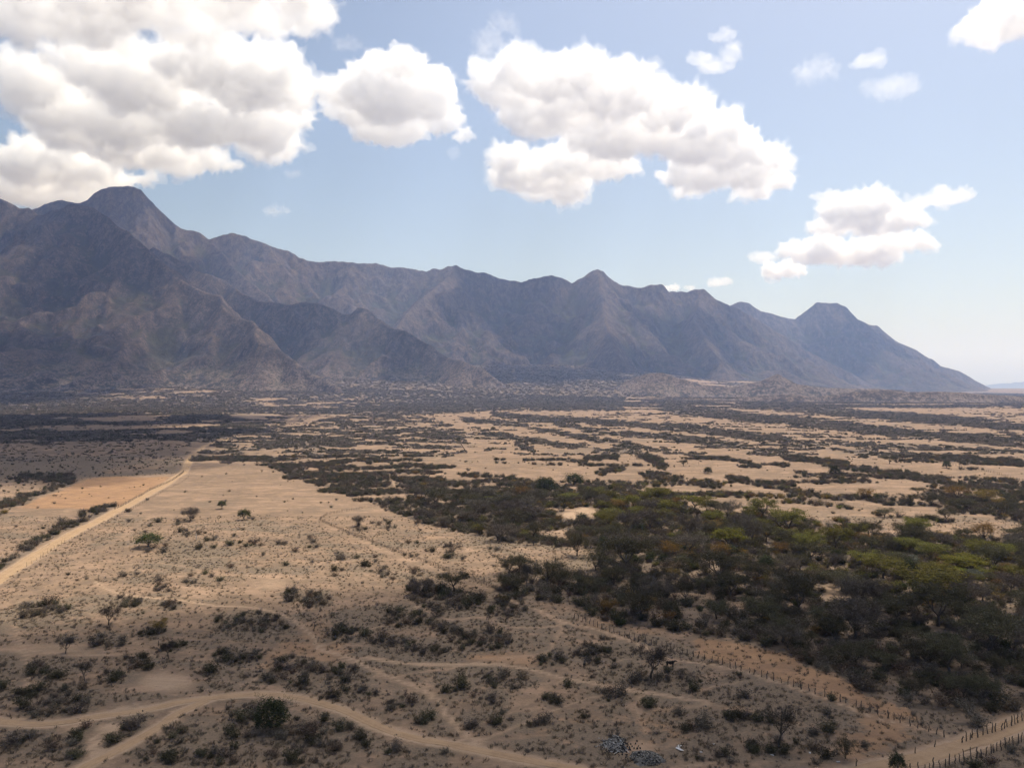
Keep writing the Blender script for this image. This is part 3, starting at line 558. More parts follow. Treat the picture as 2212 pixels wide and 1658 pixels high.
m_orange = np.maximum(m_orange, sstep(60, 20, d_poly(SX, SY, [(1800, 1500), (2000, 1600), (1850, 1600)])) * .7)
m_scrub = np.where(front, scrub_mask(SX, SY, GX, GY), 0)
m_grey = m_grey * (1 - .93 * m_path); LEFT_FIELD = inside(SX + 30 * fbm(GX, GY, 60, 2, 6), SY + 4 * fbm(GX, GY, 40, 2, 7), [(-60, 940), (420, 945), (420, 1000), (385, 1024), (195, 1030), (130, 1052), (60, 1085), (-60, 1110)]); m_scrub_g = np.maximum(m_scrub, np.where(LEFT_FIELD, .52 + .5 * fbm(GX * .4, GY, 60, 4, 16), 0)) * (1 - .8 * m_path); m_orange *= 1 - m_path  # left field soil also tinted dark, cloud shade put into its colour
I = np.arange(GX.size).reshape(GX.shape); F = np.stack([I[:-1, :-1], I[:-1, 1:], I[1:, 1:], I[1:, :-1]], 2).reshape(-1, 4)
# the swells carry small tussock relief where grass and weeds grow
GZ2 = GZ + sstep(420, 250, GY) * (GY > 100) * (.16 * fbm(GX, GY, 5, 3, 111) * (.3 + m_grey) - .12 * m_path)

def ground_material():
    m, t = new_mat('dry_plain_soil'); b = NB(t)
    geo = b.n('ShaderNodeNewGeometry'); pos = geo.outputs['Position']
    at = b.n('ShaderNodeAttribute', attribute_name='cover'); sep = b.n('ShaderNodeSeparateColor'); b.l(at.outputs['Color'], sep.inputs[0])
    path, scrub, grey, orange = sep.outputs[0], sep.outputs[1], sep.outputs[2], at.outputs['Alpha']
    mp = b.n('ShaderNodeMapping'); mp.inputs['Scale'].default_value = (.55, 1, 1); b.l(pos, mp.inputs[0]); v = mp.outputs[0]
    n_gr = b.noise(v, .085, 8, .72, .5); n_gr2 = b.noise(pos, .42, 6, .75, .3)
    n_big = b.noise(v, .022, 5, .6, .4); n_mid = b.noise(v, .16, 6, .68, .3); n_fine = b.noise(pos, .9, 5, .75); n_dot = b.noise(pos, 2.3, 3, .7); n_far = b.noise(v, .008, 6, .7)
    soil = b.mix(b.ramp(n_big, .35, .66), (.262, .173, .113), (.305, .207, .139))
    soil = b.mix(b.ramp(n_mid, .40, .66, 0, .85), soil, (.172, .118, .076))
    soil = b.mix(b.ramp(n_fine, .56, .74, 0, .75), soil, (.15, .108, .08))
    soil = b.mix(b.ramp(n_far, .45, .65, 0, .45), soil, (.30, .198, .132))
    soil = b.mix(b.math('MULTIPLY', b.ramp(n_gr, .38, .56), b.ramp(n_gr2, .34, .58, .3, .95)), soil, b.mix(b.ramp(n_big, .4, .6), (.140, .102, .072), (.178, .123, .084)))      # dry grass and stubble
    org = b.mix(b.ramp(n_mid, .38, .62), (.32, .185, .095), (.24, .135, .075)); soil = b.mix(b.math('MULTIPLY', orange, .72), soil, org)
    edge = b.math('ADD', b.math('MULTIPLY', b.math('SUBTRACT', n_mid, .5), 1.1), b.math('MULTIPLY', b.math('SUBTRACT', n_fine, .5), 1.3))
    g_f = b.ramp(b.math('ADD', grey, edge), .34, .72)
    weeds = b.mix(b.ramp(n_dot, .40, .62), (.122, .094, .068), (.188, .140, .098)); soil = b.mix(b.math('MULTIPLY', g_f, .93), soil, weeds)
    s_f = b.ramp(b.math('ADD', scrub, b.math('MULTIPLY', edge, .8)), .40, .85)
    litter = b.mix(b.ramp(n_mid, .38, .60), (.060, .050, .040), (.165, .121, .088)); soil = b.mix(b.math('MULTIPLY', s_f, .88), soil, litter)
    p_f = b.ramp(b.math('ADD', path, b.math('MULTIPLY', edge, .55)), .30, .80)
    bare = b.mix(b.ramp(n_mid, .35, .68), (.385, .275, .185), (.315, .222, .145)); soil = b.mix(b.math('MULTIPLY', p_f, .8), soil, bare)
    soil = b.mix(b.ramp(n_dot, .60, .74, 0, .55), soil, (.085, .068, .052))
    h = b.math('ADD', b.math('MULTIPLY', n_mid, .9), b.math('ADD', b.math('MULTIPLY', n_fine, .22), b.math('MULTIPLY', n_dot, .10)))
    b.out(soil, .95, h, .55, .9, .06); return m
MAT_GROUND = ground_material()
gme = np_mesh('ground', np.stack([GX, GY, GZ2], 2).reshape(-1, 3), F, [MAT_GROUND], True)
ca = gme.color_attributes.new('cover', 'FLOAT_COLOR', 'POINT')
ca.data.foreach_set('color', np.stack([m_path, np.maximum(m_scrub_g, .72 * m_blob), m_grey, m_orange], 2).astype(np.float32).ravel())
tag(link('ground', gme), kind='structure')
def gz(x, y):
    """height of the ground mesh as built"""
    x = np.atleast_1d(np.asarray(x, float)); y = np.atleast_1d(np.asarray(y, float))
    i = np.clip(np.searchsorted(gx, x) - 1, 0, len(gx) - 2); j = np.clip(np.searchsorted(gy, y) - 1, 0, len(gy) - 2)
    u = (x - gx[i]) / (gx[i + 1] - gx[i]); v_ = (y - gy[j]) / (gy[j + 1] - gy[j])
    return (GZ2[j, i] * (1 - u) + GZ2[j, i + 1] * u) * (1 - v_) + (GZ2[j + 1, i] * (1 - u) + GZ2[j + 1, i + 1] * u) * v_
def pick(grid, x, y):
    i = np.clip(np.searchsorted(gx, x), 0, len(gx) - 1); j = np.clip(np.searchsorted(gy, y), 0, len(gy) - 1); return grid[j, i]

# roads: strips of compacted earth with worn, uneven margins and two wheel ruts
def road_material(name, c1, c2):
    m, t = new_mat(name); b = NB(t); geo = b.n('ShaderNodeNewGeometry'); pos = geo.outputs['Position']
    at = b.n('ShaderNodeAttribute', attribute_name='across')
    n1 = b.noise(pos, .25, 6, .7, .4); n2 = b.noise(pos, 1.4, 5, .75); rut = at.outputs['Fac']
    c = b.mix(b.ramp(n1, .38, .66), c1, c2); c = b.mix(b.math('MULTIPLY', rut, b.ramp(n2, .35, .6, .2, .7)), c, (.355, .245, .150)); c = b.mix(b.ramp(n2, .58, .74, 0, .6), c, (.19, .135, .095))
    b.out(c, .95, b.math('ADD', n1, b.math('MULTIPLY', n2, .3)), .5, .4, .05); return m
MAT_ROAD = road_material('compacted_road_earth', (.325, .220, .130), (.265, .175, .103)); MAT_TRACK = road_material('track_earth', (.325, .220, .135), (.265, .175, .105))
def road(name, pts, width, mat, seed, lift=.05):
    wl = world_line(pts, 1.5); rs = np.random.default_rng(seed); n = len(wl); tg = np.gradient(wl[:, :2], axis=0); tg /= np.linalg.norm(tg, axis=1)[:, None] + 1e-9
    nr = np.stack([-tg[:, 1], tg[:, 0]], 1); K = 9; us = np.linspace(-1, 1, K); V = []; A = []
    for k, u in enumerate(us):
        jit = (1 + (.6 * fbm(wl[:, 0] + 50 * u, wl[:, 1], 6, 3, seed + 3) + .10 * rs.normal(0, 1, n)) * (abs(u) > .9))
        q = wl[:, :2] + nr * (u * width / 2 * jit)[:, None]
        z = gz(q[:, 0], q[:, 1]) + np.where(abs(u) > .9, -.06, lift + .03 * (1 - abs(u))) - .05 * math.exp(-((abs(u) - .45) / .16) ** 2)
        V.append(np.c_[q, z]); A.append(np.full(n, math.exp(-((abs(u) - .45) / .22) ** 2)))
    V = np.stack(V, 1).reshape(-1, 3); A = np.stack(A, 1).ravel(); I = np.arange(n * K).reshape(n, K)
    Fq = np.stack([I[:-1, :-1], I[1:, :-1], I[1:, 1:], I[:-1, 1:]], 2).reshape(-1, 4)
    me = np_mesh(name, V, Fq, [mat], True); at = me.attributes.new('across', 'FLOAT', 'POINT'); at.data.foreach_set('value', A.astype(np.float32))
    return tag(link(name, me), kind='structure')
road('dirt_road', ROAD, 5.6, MAT_ROAD, 3, .10); road('dirt_track', TRACK_A, 2.5, MAT_TRACK, 5); road('dirt_track', TRACK_B, 2.3, MAT_TRACK, 6, .09); road('dirt_road', ROAD_K, 4.6, MAT_TRACK, 7)
road('dirt_road', ROAD2, 4.5, MAT_ROAD, 9, .25)
# ------------------------------------------------------------------ plants
def leaf_mat(name, c1, c2, trans=.35, var=.25):
    m, t = new_mat(name); b = NB(t); oi = b.n('ShaderNodeObjectInfo'); geo = b.n('ShaderNodeNewGeometry')
    n = b.noise(geo.outputs['Position'], .8, 3, .6); rnd = geo.outputs['Random Per Island']
    c = b.mix(b.ramp(n, .35, .65), c1, c2)
    hs = b.n('ShaderNodeHueSaturation'); b.l(c, hs.inputs['Color'])
    b.l(b.math('ADD', b.math('MULTIPLY', oi.outputs['Random'], var * 1.6), b.math('ADD', 1 - var * 1.2, b.math('MULTIPLY', rnd, var * .8))), hs.inputs['Value'])
    b.l(b.math('ADD', .485, b.math('MULTIPLY', oi.outputs['Random'], .03)), hs.inputs['Hue'])
    d = b.n('ShaderNodeBsdfDiffuse'); b.l(hs.outputs[0], d.inputs[0]); o = b.n('ShaderNodeOutputMaterial')
    tr = b.n('ShaderNodeBsdfTranslucent'); b.l(hs.outputs[0], tr.inputs[0]); mx = b.n('ShaderNodeMixShader'); mx.inputs[0].default_value = trans
    b.l(d.outputs[0], mx.inputs[1]); b.l(tr.outputs[0], mx.inputs[2]); b.l(mx.outputs[0], o.inputs[0]); return m
def bark_mat(name, c1, c2):
    m, t = new_mat(name); b = NB(t); geo = b.n('ShaderNodeNewGeometry'); oi = b.n('ShaderNodeObjectInfo')
    n = b.noise(geo.outputs['Position'], 3, 5, .7); c = b.mix(b.ramp(n, .35, .65), c1, c2); c = b.mix(b.math('MULTIPLY', oi.outputs['Random'], .5), c, (.06, .05, .042))
    b.out(c, .9, n, .6, .05, .1); return m
M_BARK = bark_mat('weathered_bark', (.075, .06, .05), (.13, .105, .085)); M_POST = bark_mat('fence_wood', (.085, .065, .05), (.15, .115, .09))
M_TWIG = leaf_mat('grey_twigs', (.100, .083, .066), (.140, .116, .092), .1, .3); M_BROWN = leaf_mat('brown_twigs', (.145, .098, .066), (.115, .090, .068), .1, .3)
M_DUSTY = leaf_mat('dusty_leaves', (.064, .060, .036), (.100, .087, .055), .25, .3); M_GREEN = leaf_mat('yellow_green_leaves', (.165, .145, .042), (.105, .100, .036), .4, .25)
M_BRIGHT = leaf_mat('bright_green_leaves', (.150, .160, .036), (.185, .165, .044), .45, .2); M_DARK = leaf_mat('dark_green_leaves', (.040, .048, .024), (.065, .068, .034), .25, .3)
M_OCHRE = leaf_mat('ochre_leaves', (.22, .135, .04), (.16, .11, .045), .35, .25); M_SILVER = leaf_mat('silver_leaves', (.15, .15, .125), (.085, .09, .065), .25, .25)
M_OLIVE = leaf_mat('olive_leaves', (.085, .095, .035), (.060, .070, .028), .3, .25); M_DTWIG = leaf_mat('dark_twigs', (.060, .050, .042), (.080, .066, .054), .1, .2)
M_STRAW = leaf_mat('dry_straw', (.20, .152, .102), (.14, .108, .078), .2, .3)

def tube(pts, r0, r1, sides=5):
    pts = np.asarray(pts, float); n = len(pts); V = []; F = []
    for i, p in enumerate(pts):
        tg = pts[min(i + 1, n - 1)] - pts[max(i - 1, 0)]; tg = tg / (np.linalg.norm(tg) + 1e-9)
        a = np.cross(tg, (.31, .95, .1)); a /= np.linalg.norm(a) + 1e-9; c = np.cross(tg, a); r = r0 + (r1 - r0) * i / (n - 1)
        for k in range(sides): th = 2 * math.pi * k / sides; V.append(p + r * (math.cos(th) * a + math.sin(th) * c))
    for i in range(n - 1):
        for k in range(sides): k2 = (k + 1) % sides; F.append((i * sides + k, i * sides + k2, (i + 1) * sides + k2, (i + 1) * sides + k))
    return np.array(V), np.array(F)
class Acc:
    def __init__(s): s.V = []; s.F = []; s.n = 0
    def add(s, V, F): s.V.append(V); s.F.append(np.asarray(F) + s.n); s.n += len(V)
    def mesh(s, name, mats, smooth=False): return np_mesh(name, np.concatenate(s.V), np.concatenate(s.F), mats, smooth)
def quads(c, u, v):
    """quads centred at c spanned by u and v (n,3 each)"""
    n = len(c); V = np.stack([c - u - v, c + u - v, c + u + v, c - u + v], 1).reshape(-1, 3); return V, np.arange(4 * n).reshape(n, 4)
def rdir(rs, n):
    d = rs.normal(size=(n, 3)); return d / np.linalg.norm(d, axis=1)[:, None]
def leaves(rs, c, size, flat=.5):
    n = len(c); u = rdir(rs, n); u[:, 2] *= flat; v = np.cross(u, rdir(rs, n)); v /= np.linalg.norm(v, axis=1)[:, None] + 1e-9
    s = size * (.6 + .8 * rs.random(n))[:, None]; return quads(c, u * s, v * s * .6)
def slivers(rs, p, d, L, wd):
    n = len(p); s = np.cross(d, rdir(rs, n)); s /= np.linalg.norm(s, axis=1)[:, None] + 1e-9
    l = (L * (.6 + .8 * rs.random(n)))[:, None]; return quads(p + d * l * .5, d * l * .5, s * wd * .5)

def make_tree(rs, h, wdt, trunk, nl, leaf, style, twigs=900):
    """returns trunk mesh data and crown mesh data for a tree of height h and crown width wdt"""
    A = Acc(); C = Acc(); tips = []; tipd = []
    lean = rs.normal(0, .12, 2); base = np.array([0, 0, -.25]); top = np.array([lean[0] * trunk, lean[1] * trunk, trunk])
    r0 = .026 * h + .014 * wdt; mid = (base + top) / 2 + np.r_[rs.normal(0, .06 * trunk, 2), 0]
    A.add(*tube([base, mid, top], r0 * 1.25, r0 * .8, 7))
    nlimb = rs.integers(4, 7); ph0 = rs.random() * 6.28
    for k in range(nlimb):
        ph = ph0 + 6.283 * k / nlimb + rs.normal(0, .25); rad = wdt * .5 * (.55 + .35 * rs.random())
        zt = trunk + (h - trunk) * (.45 + .35 * rs.random())
        if style == 'umbrella': zt = trunk + (h - trunk) * (.62 + .2 * rs.random())
        end = top + np.array([math.cos(ph) * rad * .62, math.sin(ph) * rad * .62, zt - trunk])
        m1 = top + (end - top) * .45 + np.array([math.cos(ph), math.sin(ph), -.2]) * rad * .12 + rs.normal(0, .08 * rad, 3)
        A.add(*tube([top, m1, end], r0 * .55, r0 * .26, 5))
        for j in range(4):
            b0 = m1 + (end - m1) * (.15 + .28 * j); d = np.array([math.cos(ph + rs.normal(0, .9)), math.sin(ph + rs.normal(0, .9)), .35 + .5 * rs.random()])
            e2 = b0 + d * rad * (.42 + .3 * rs.random())
            if style == 'umbrella': e2[2] = min(max(e2[2], trunk + (h - trunk) * .6), h * .97)
            else: e2[2] = min(e2[2], h * .95)
            mm = (b0 + e2) / 2 + rs.normal(0, .06 * rad, 3); A.add(*tube([b0, mm, e2], r0 * .22, r0 * .08, 4))
            for _ in range(3):
                e3 = e2 + rs.normal(0, 1, 3) * np.array([.2, .2, .1]) * wdt * .75; e3[2] = min(max(e3[2], trunk * .8), h)
                A.add(*tube([mm, (mm + e3) / 2 + rs.normal(0, .1, 3), e3], r0 * .10, r0 * .04, 3)); tips.append(e3); tipd.append(e3 - mm)
            tips.append(e2); tipd.append(e2 - b0)
    tips = np.array(tips); tipd = np.array(tipd); tipd /= np.linalg.norm(tipd, axis=1)[:, None] + 1e-9
    def cloudpts(n, k):
        i = rs.integers(0, len(tips), n); sg = wdt * k; p = tips[i] + rs.normal(size=(n, 3)) * np.array([sg, sg, sg * (.46 if style == 'umbrella' else .6)])
        p[:, 2] = np.clip(p[:, 2], trunk * .55, h * 1.04); return p, i
    if twigs:
        p, i = cloudpts(twigs, .055); d = tipd[i] * .6 + rdir(rs, twigs) * .8; d[:, 2] += .25; d /= np.linalg.norm(d, axis=1)[:, None]; C.add(*slivers(rs, p, d, .085 * wdt + .25, .045))
    if nl and style == 'dome':
        d = rdir(rs, nl); d[:, 2] = np.abs(d[:, 2]) * 1.25 - .25; k = (.62 + .40 * rs.random(nl)) * (1 + .16 * np.sin(5 * np.arctan2(d[:, 1], d[:, 0]) + 4 * d[:, 2])); C.add(*leaves(rs, np.c_[d[:, 0] * k * wdt * .5, d[:, 1] * k * wdt * .5, h * .34 + d[:, 2] * k * h * .64], leaf, .55))
    elif nl and style == 'spread':
        d = rdir(rs, nl); d[:, 2] = np.abs(d[:, 2]) * 1.2 - .2; k = (.6 + .42 * rs.random(nl)) * (1 + .2 * np.sin(4 * np.arctan2(d[:, 1], d[:, 0]) + 5 * d[:, 2])); C.add(*leaves(rs, np.c_[d[:, 0] * k * wdt * .5, d[:, 1] * k * wdt * .5, h * .48 + d[:, 2] * k * h * .5], leaf, .55))
    elif nl:
        p, i = cloudpts(nl, .075); C.add(*leaves(rs, p, leaf, .55))
    return A, C

def make_shrub(rs, h, wdt, nst=16, nsl=260, nl=120, leaf=.12):
    A = Acc()
    tips = []
    for k in range(nst):
        ph = rs.random() * 6.283; tilt = .25 + .75 * rs.random(); L = h * (.7 + .45 * rs.random()); d = np.array([math.cos(ph) * tilt * wdt / h * .8, math.sin(ph) * tilt * wdt / h * .8, 1.0]); d /= np.linalg.norm(d)
        b0 = np.array([rs.normal(0, .10 * wdt), rs.normal(0, .10 * wdt), -.08]); p1 = b0 + d * L * .55 + rs.normal(0, .08, 3); p2 = b0 + d * L + rs.normal(0, .12, 3); p2[2] = max(p2[2], .15)
        A.add(*tube([b0, p1, p2], .03, .010, 3)); tips += [p1, p2, (p1 + p2) / 2, (b0 + p1 * 2) / 3]
    tips = np.array(tips); i = rs.integers(0, len(tips), nsl); p = tips[i] + rs.normal(0, .10 * wdt, (nsl, 3)) * np.array([1, 1, .6]); p[:, 2] = np.maximum(p[:, 2], .05)
    d = rdir(rs, nsl); d[:, 2] = np.abs(d[:, 2]) * .7; d += p * np.array([.25, .25, .1]); d /= np.linalg.norm(d, axis=1)[:, None]; A.add(*slivers(rs, p, d, .26 * h, .035))
    if nl:
        i = rs.integers(0, len(tips), nl); p = tips[i] + rs.normal(0, .10 * wdt, (nl, 3)); p[:, 2] = np.maximum(p[:, 2], .08); A.add(*leaves(rs, p, leaf, .6))
    return A

prs = np.random.default_rng(99)
TREE_KINDS = {   # unit trees 6 m high, 7 m wide: crown material, number of leaves, leaf size, style, twigs
    'thorn': (M_DUSTY, 1500, .10, 'round', 1500), 'bare': (M_DTWIG, 0, 0, 'umbrella', 1700), 'acacia': (M_GREEN, 3000, .125, 'umbrella', 500), 'bright': (M_BRIGHT, 3400, .125, 'umbrella', 300),
    'evergreen': (M_DARK, 3600, .13, 'dome', 300), 'silver': (M_SILVER, 2200, .15, 'round', 200), 'spread': (M_OLIVE, 3600, .12, 'spread', 300), 'ochre': (M_OCHRE, 1700, .11, 'round', 700), 'grey': (M_TWIG, 900, .09, 'round', 2100), 'darkacacia': (M_DUSTY, 2300, .11, 'umbrella', 1200)}
TREE_MESH = {}
for kind, (mat, nl, lf, style, tw) in TREE_KINDS.items():
    vs_ = []
    for v in range(5 if kind in ('thorn', 'grey', 'darkacacia') else 3):
        hh = 6.0; tr = hh * (.30 if style == 'umbrella' else .20) * (.85 + .4 * prs.random()); A, C = make_tree(prs, hh, 7.0, tr, nl, lf, style, tw)
        vs_.append((A.mesh('trunk', [M_BARK], True), C.mesh('crown', [mat])))
    TREE_MESH[kind] = vs_
SHRUB_MESH = {}
for kind, (mats, nl) in {'grey': ([M_TWIG], 130), 'brown': ([M_BROWN], 120), 'dusty': ([M_DUSTY], 320), 'green': ([M_GREEN], 420), 'ochre': ([M_OCHRE], 330), 'dark': ([M_DARK], 420)}.items():
    SHRUB_MESH[kind] = [make_shrub(prs, 1.6, 2.4, 16, 300, nl, .10).mesh('shrub', mats) for _ in range(5 if kind in ('grey', 'brown', 'dusty') else 3)]
def make_clump(rs):
    A = Acc()
    for k in range(7):
        o = np.array([rs.normal(0, 3.0), rs.normal(0, 2.2), 0]); hh = 1.6 + 1.8 * rs.random(); n = 60
        d = rdir(rs, n); d[:, 2] = np.abs(d[:, 2]); p = o + d * np.array([1.7, 1.7, hh]) * (.55 + .45 * rs.random(n))[:, None]; A.add(*leaves(rs, p, .42, .7))
    return A
M_CLUMP = leaf_mat('far_scrub_twigs', (.150, .124, .098), (.195, .162, .130), .3, .25)
CLUMP_MESH = [make_clump(prs).mesh('scrub_clump', [M_CLUMP if i % 3 else M_DUSTY]) for i in range(6)]
def make_tuft(rs):
    A = Acc(); n = 26; p = np.c_[rs.normal(0, .16, n), rs.normal(0, .16, n), np.zeros(n)]; d = rdir(rs, n); d[:, 2] = .6 + np.abs(d[:, 2]); d /= np.linalg.norm(d, axis=1)[:, None]; A.add(*slivers(rs, p, d, .42, .03)); return A
TUFT_MESH = [make_tuft(prs).mesh('grass_tuft', [M_STRAW if i % 4 else M_TWIG]) for i in range(5)]

# scattering of what nobody could count: one object with points, a geometry-nodes modifier sets an instance on every point
def scatter(name, xyz, rot, scl, idx, meshes):
    src = bpy.data.collections.new(name + '_sources')
    for i, m in enumerate(meshes):
        o = bpy.data.objects.new('%s_source_%02d' % (name, i), m); src.objects.link(o)
    me = bpy.data.meshes.new(name); me.vertices.add(len(xyz)); me.vertices.foreach_set('co', np.asarray(xyz, np.float32).ravel())
    for nm, typ, val in (('rot', 'FLOAT', rot), ('scl', 'FLOAT', scl), ('idx', 'INT', idx)):
        a_ = me.attributes.new(nm, typ, 'POINT'); a_.data.foreach_set('value', np.asarray(val, np.int32 if typ == 'INT' else np.float32))
    g = bpy.data.node_groups.new(name, 'GeometryNodeTree'); g.interface.new_socket('Geometry', in_out='INPUT', socket_type='NodeSocketGeometry'); g.interface.new_socket('Geometry', in_out='OUTPUT', socket_type='NodeSocketGeometry')
    N = g.nodes; gi = N.new('NodeGroupInput'); go = N.new('NodeGroupOutput'); ip = N.new('GeometryNodeInstanceOnPoints'); ci = N.new('GeometryNodeCollectionInfo')
    ci.inputs[0].default_value = src; ci.inputs[1].default_value = True; ci.inputs[2].default_value = True
    def na(nm, typ):
        q = N.new('GeometryNodeInputNamedAttribute'); q.data_type = typ; q.inputs[0].default_value = nm; return q.outputs[0]
    cb = N.new('ShaderNodeCombineXYZ'); L = g.links.new
    L(gi.outputs[0], ip.inputs['Points']); L(ci.outputs[0], ip.inputs['Instance']); ip.inputs['Pick Instance'].default_value = True
    L(na('idx', 'INT'), ip.inputs['Instance Index']); L(na('rot', 'FLOAT'), cb.inputs[2]); L(cb.outputs[0], ip.inputs['Rotation']); L(na('scl', 'FLOAT'), ip.inputs['Scale']); L(ip.outputs[0], go.inputs[0])
    o = link(name, me); md = o.modifiers.new('scatter', 'NODES'); md.node_group = g; return tag(o, kind='stuff')
def ring_points(rs, d0, d1, dens, half=.74):
    """random points on the plain between two distances from the flight position, dens per square metre"""
    area = half * (d1 * d1 - d0 * d0); n = int(area * dens); y = np.sqrt(d0 * d0 + rs.random(n) * (d1 * d1 - d0 * d0)); return y * (rs.random(n) * 2 - 1) * half, y

def put_tree(kind, x, y, h, wdt, rs, label, group, name='thorn_tree'):
    tm, cm = TREE_MESH[kind][rs.integers(len(TREE_MESH[kind]))]
    e = link(name, None); e.location = (x, y, float(gz(x, y)[0])); e.rotation_euler = (0, 0, rs.random() * 6.283); e.scale = (wdt / 7, wdt / 7, h / 6)
    link('trunk', tm, e); link('crown', cm, e); e.empty_display_size = .5
    return tag(e, label, 'tree', group)
trees = []     # (kind, x, y, h, w, hero label or None)
def hero(kind, px, py, wpx, hpx, label=None, name='thorn_tree'):
    p = P1(px, py); s_ = p.y / FPX; trees.append([kind, p.x, p.y, hpx * s_, wpx * s_, label, name])
H_ = hero
H_('spread', 322, 1180, 55, 29, 'spreading green tree with dark shade on the dry field beside the road', 'spreading_tree')
H_('spread', 528, 1122, 29, 23, 'small green tree with bent trunk beside a brown bush on the dry field', 'spreading_tree'); H_('spread', 480, 1098, 19, 18, 'smallest green tree on the dry field, farthest of the three', 'spreading_tree')
H_('grey', 411, 1124, 35, 26, 'brown leafless tree on the dry field between three green trees', 'bare_tree')
H_('evergreen', 588, 1569, 74, 62, 'round dense dark green tree beside the curved dirt track', 'evergreen_tree')
H_('bare', 1405, 1462, 64, 60, 'bare forked tree where the cattle stand', 'bare_tree'); H_('bare', 1680, 1608, 64, 74, 'bare fan shaped tree between the white sheet and the post fence', 'bare_tree')
H_('evergreen', 1936, 1660, 36, 38, 'dark green bushy tree at the edge of the lower dirt road', 'evergreen_tree'); H_('thorn', 1824, 1634, 40, 42, 'small round dusty tree between the bare tree and lower dirt road')
H_('bare', 237, 1348, 37, 36, 'little umbrella shaped bare tree on the dry field above the pale junction', 'bare_tree'); H_('bare', 366, 1420, 24, 32, 'thin umbrella topped sapling beside the pale path junction', 'bare_tree'); H_('bare', 144, 1409, 28, 30, 'thin bare sapling over a shrub on the open field', 'bare_tree'); H_('ochre', 343, 1364, 30, 26, 'small yellowish thorn tree on the dry field')
H_('bare', 185, 1468, 30, 40, 'dead crooked tree standing in the dark thicket', 'bare_tree'); H_('bare', 979, 1200, 34, 26, 'brown leafless tree inside the stick fence enclosure', 'bare_tree'); H_('bare', 1137, 1280, 22, 58, 'tall slender bare tree at the corner of the woodland', 'bare_tree')
H_('darkacacia', 2024, 1350, 97, 84, 'large grey flat topped tree in front of the yellow green canopy'); H_('grey', 1851, 1313, 59, 69, 'grey leafless tree with clear straight trunk near the bare pink clearing'); H_('grey', 1890, 1316, 45, 54, 'slim grey leafless tree beside the straight trunked one'); H_('thorn', 1932, 1331, 54, 52, 'forked grey tree left of the large flat topped tree')
H_('acacia', 1907, 1248, 60, 44, 'flat umbrella tree with yellow green top and pale twin trunk', 'umbrella_tree'); H_('silver', 1962, 1232, 42, 32, 'silvery leaved round tree beside the umbrella tree', 'silver_tree'); H_('silver', 2096, 1262, 40, 30, 'silvery leaved round tree in front of the bright green crowns', 'silver_tree')
H_('acacia', 2005, 1290, 120, 62, 'broadest yellow green canopy in the woodland', 'umbrella_tree'); H_('bright', 2064, 1228, 58, 30, 'bright green flat crown, farther of the pair', 'umbrella_tree'); H_('bright', 2094, 1238, 68, 34, 'bright green flat crown, nearer of the pair', 'umbrella_tree'); H_('acacia', 2166, 1210, 38, 34, 'small tree with yellow green cap near the open plain', 'umbrella_tree')
H_('acacia', 1745, 1201, 50, 46, 'yellow green domed tree with dark forked trunk in mid woodland', 'umbrella_tree'); H_('grey', 1802, 1233, 27, 36, 'small grey leafless tree behind the pink clearing'); H_('thorn', 1725, 1326, 68, 88, 'tall dark forked tree left of the pink clearing'); H_('thorn', 1787, 1369, 60, 55, 'dark tree below the pink clearing')
H_('darkacacia', 2135, 1403, 112, 76, 'wide dark tree with low arching limb'); H_('thorn', 1994, 1430, 82, 52, 'broad dark tree in the shaded wood above the fence corner'); H_('thorn', 1847, 1434, 60, 50, 'dark tree at the wood edge above the post fence')
H_('darkacacia', 1548, 1258, 88, 62, 'dark flat topped acacia standing above the shaded scrub', 'umbrella_tree'); H_('grey', 1490, 1166, 50, 58, 'tall grey tree near the far edge of the woodland'); H_('thorn', 1573, 1178, 50, 45, 'dusty round tree among the far yellow green trees'); H_('grey', 1624, 1174, 45, 55, 'grey tree with branching trunk among the far yellow green trees')
H_('bright', 1499, 1102, 50, 32, 'bright yellow green tree at the woodland edge by the open plain', 'umbrella_tree'); H_('evergreen', 1803, 1026, 26, 21, 'round dark tree alone on the striped plain', 'evergreen_tree'); H_('evergreen', 1529, 1022, 19, 14, 'small dark round tree on the striped plain above the bright green tree', 'evergreen_tree'); H_('darkacacia', 1476, 1006, 17, 12, 'tiny flat topped tree on the striped plain')
H_('evergreen', 2044, 1010, 18, 14, 'dark round tree at the start of the far fence line', 'evergreen_tree'); H_('darkacacia', 1921, 1001, 24, 15, 'flat topped tree on the far striped plain'); H_('thorn', 1910, 1116, 34, 18, 'low dark tree on the plain just beyond the woodland'); H_('darkacacia', 1982, 1068, 24, 15, 'flat topped tree between scrub rows')
H_('grey', 1034, 1107, 40, 30, 'grey tree in the scrub belt by the pale winding path'); H_('grey', 1359, 1157, 46, 50, 'grey branching tree in front of the pale clearing'); H_('grey', 1405, 1146, 46, 44, 'grey branching tree right of the pale clearing'); H_('evergreen', 1180, 1062, 46, 32, 'round dark tree at the far edge of the scrub belt', 'evergreen_tree')
H_('evergreen', 1240, 1046, 44, 24, 'low dark round tree beside the far pink plain', 'evergreen_tree'); H_('darkacacia', 1348, 1232, 84, 68, 'largest dark acacia on the near side of the scrub belt', 'umbrella_tree'); H_('thorn', 1246, 1199, 42, 44, 'dark tree beside the opening in the scrub belt'); H_('thorn', 1183, 1259, 62, 50, 'dark bushy tree at the woodland corner'); H_('thorn', 1100, 1238, 50, 36, 'dark bushy tree behind the end of the stick fence')
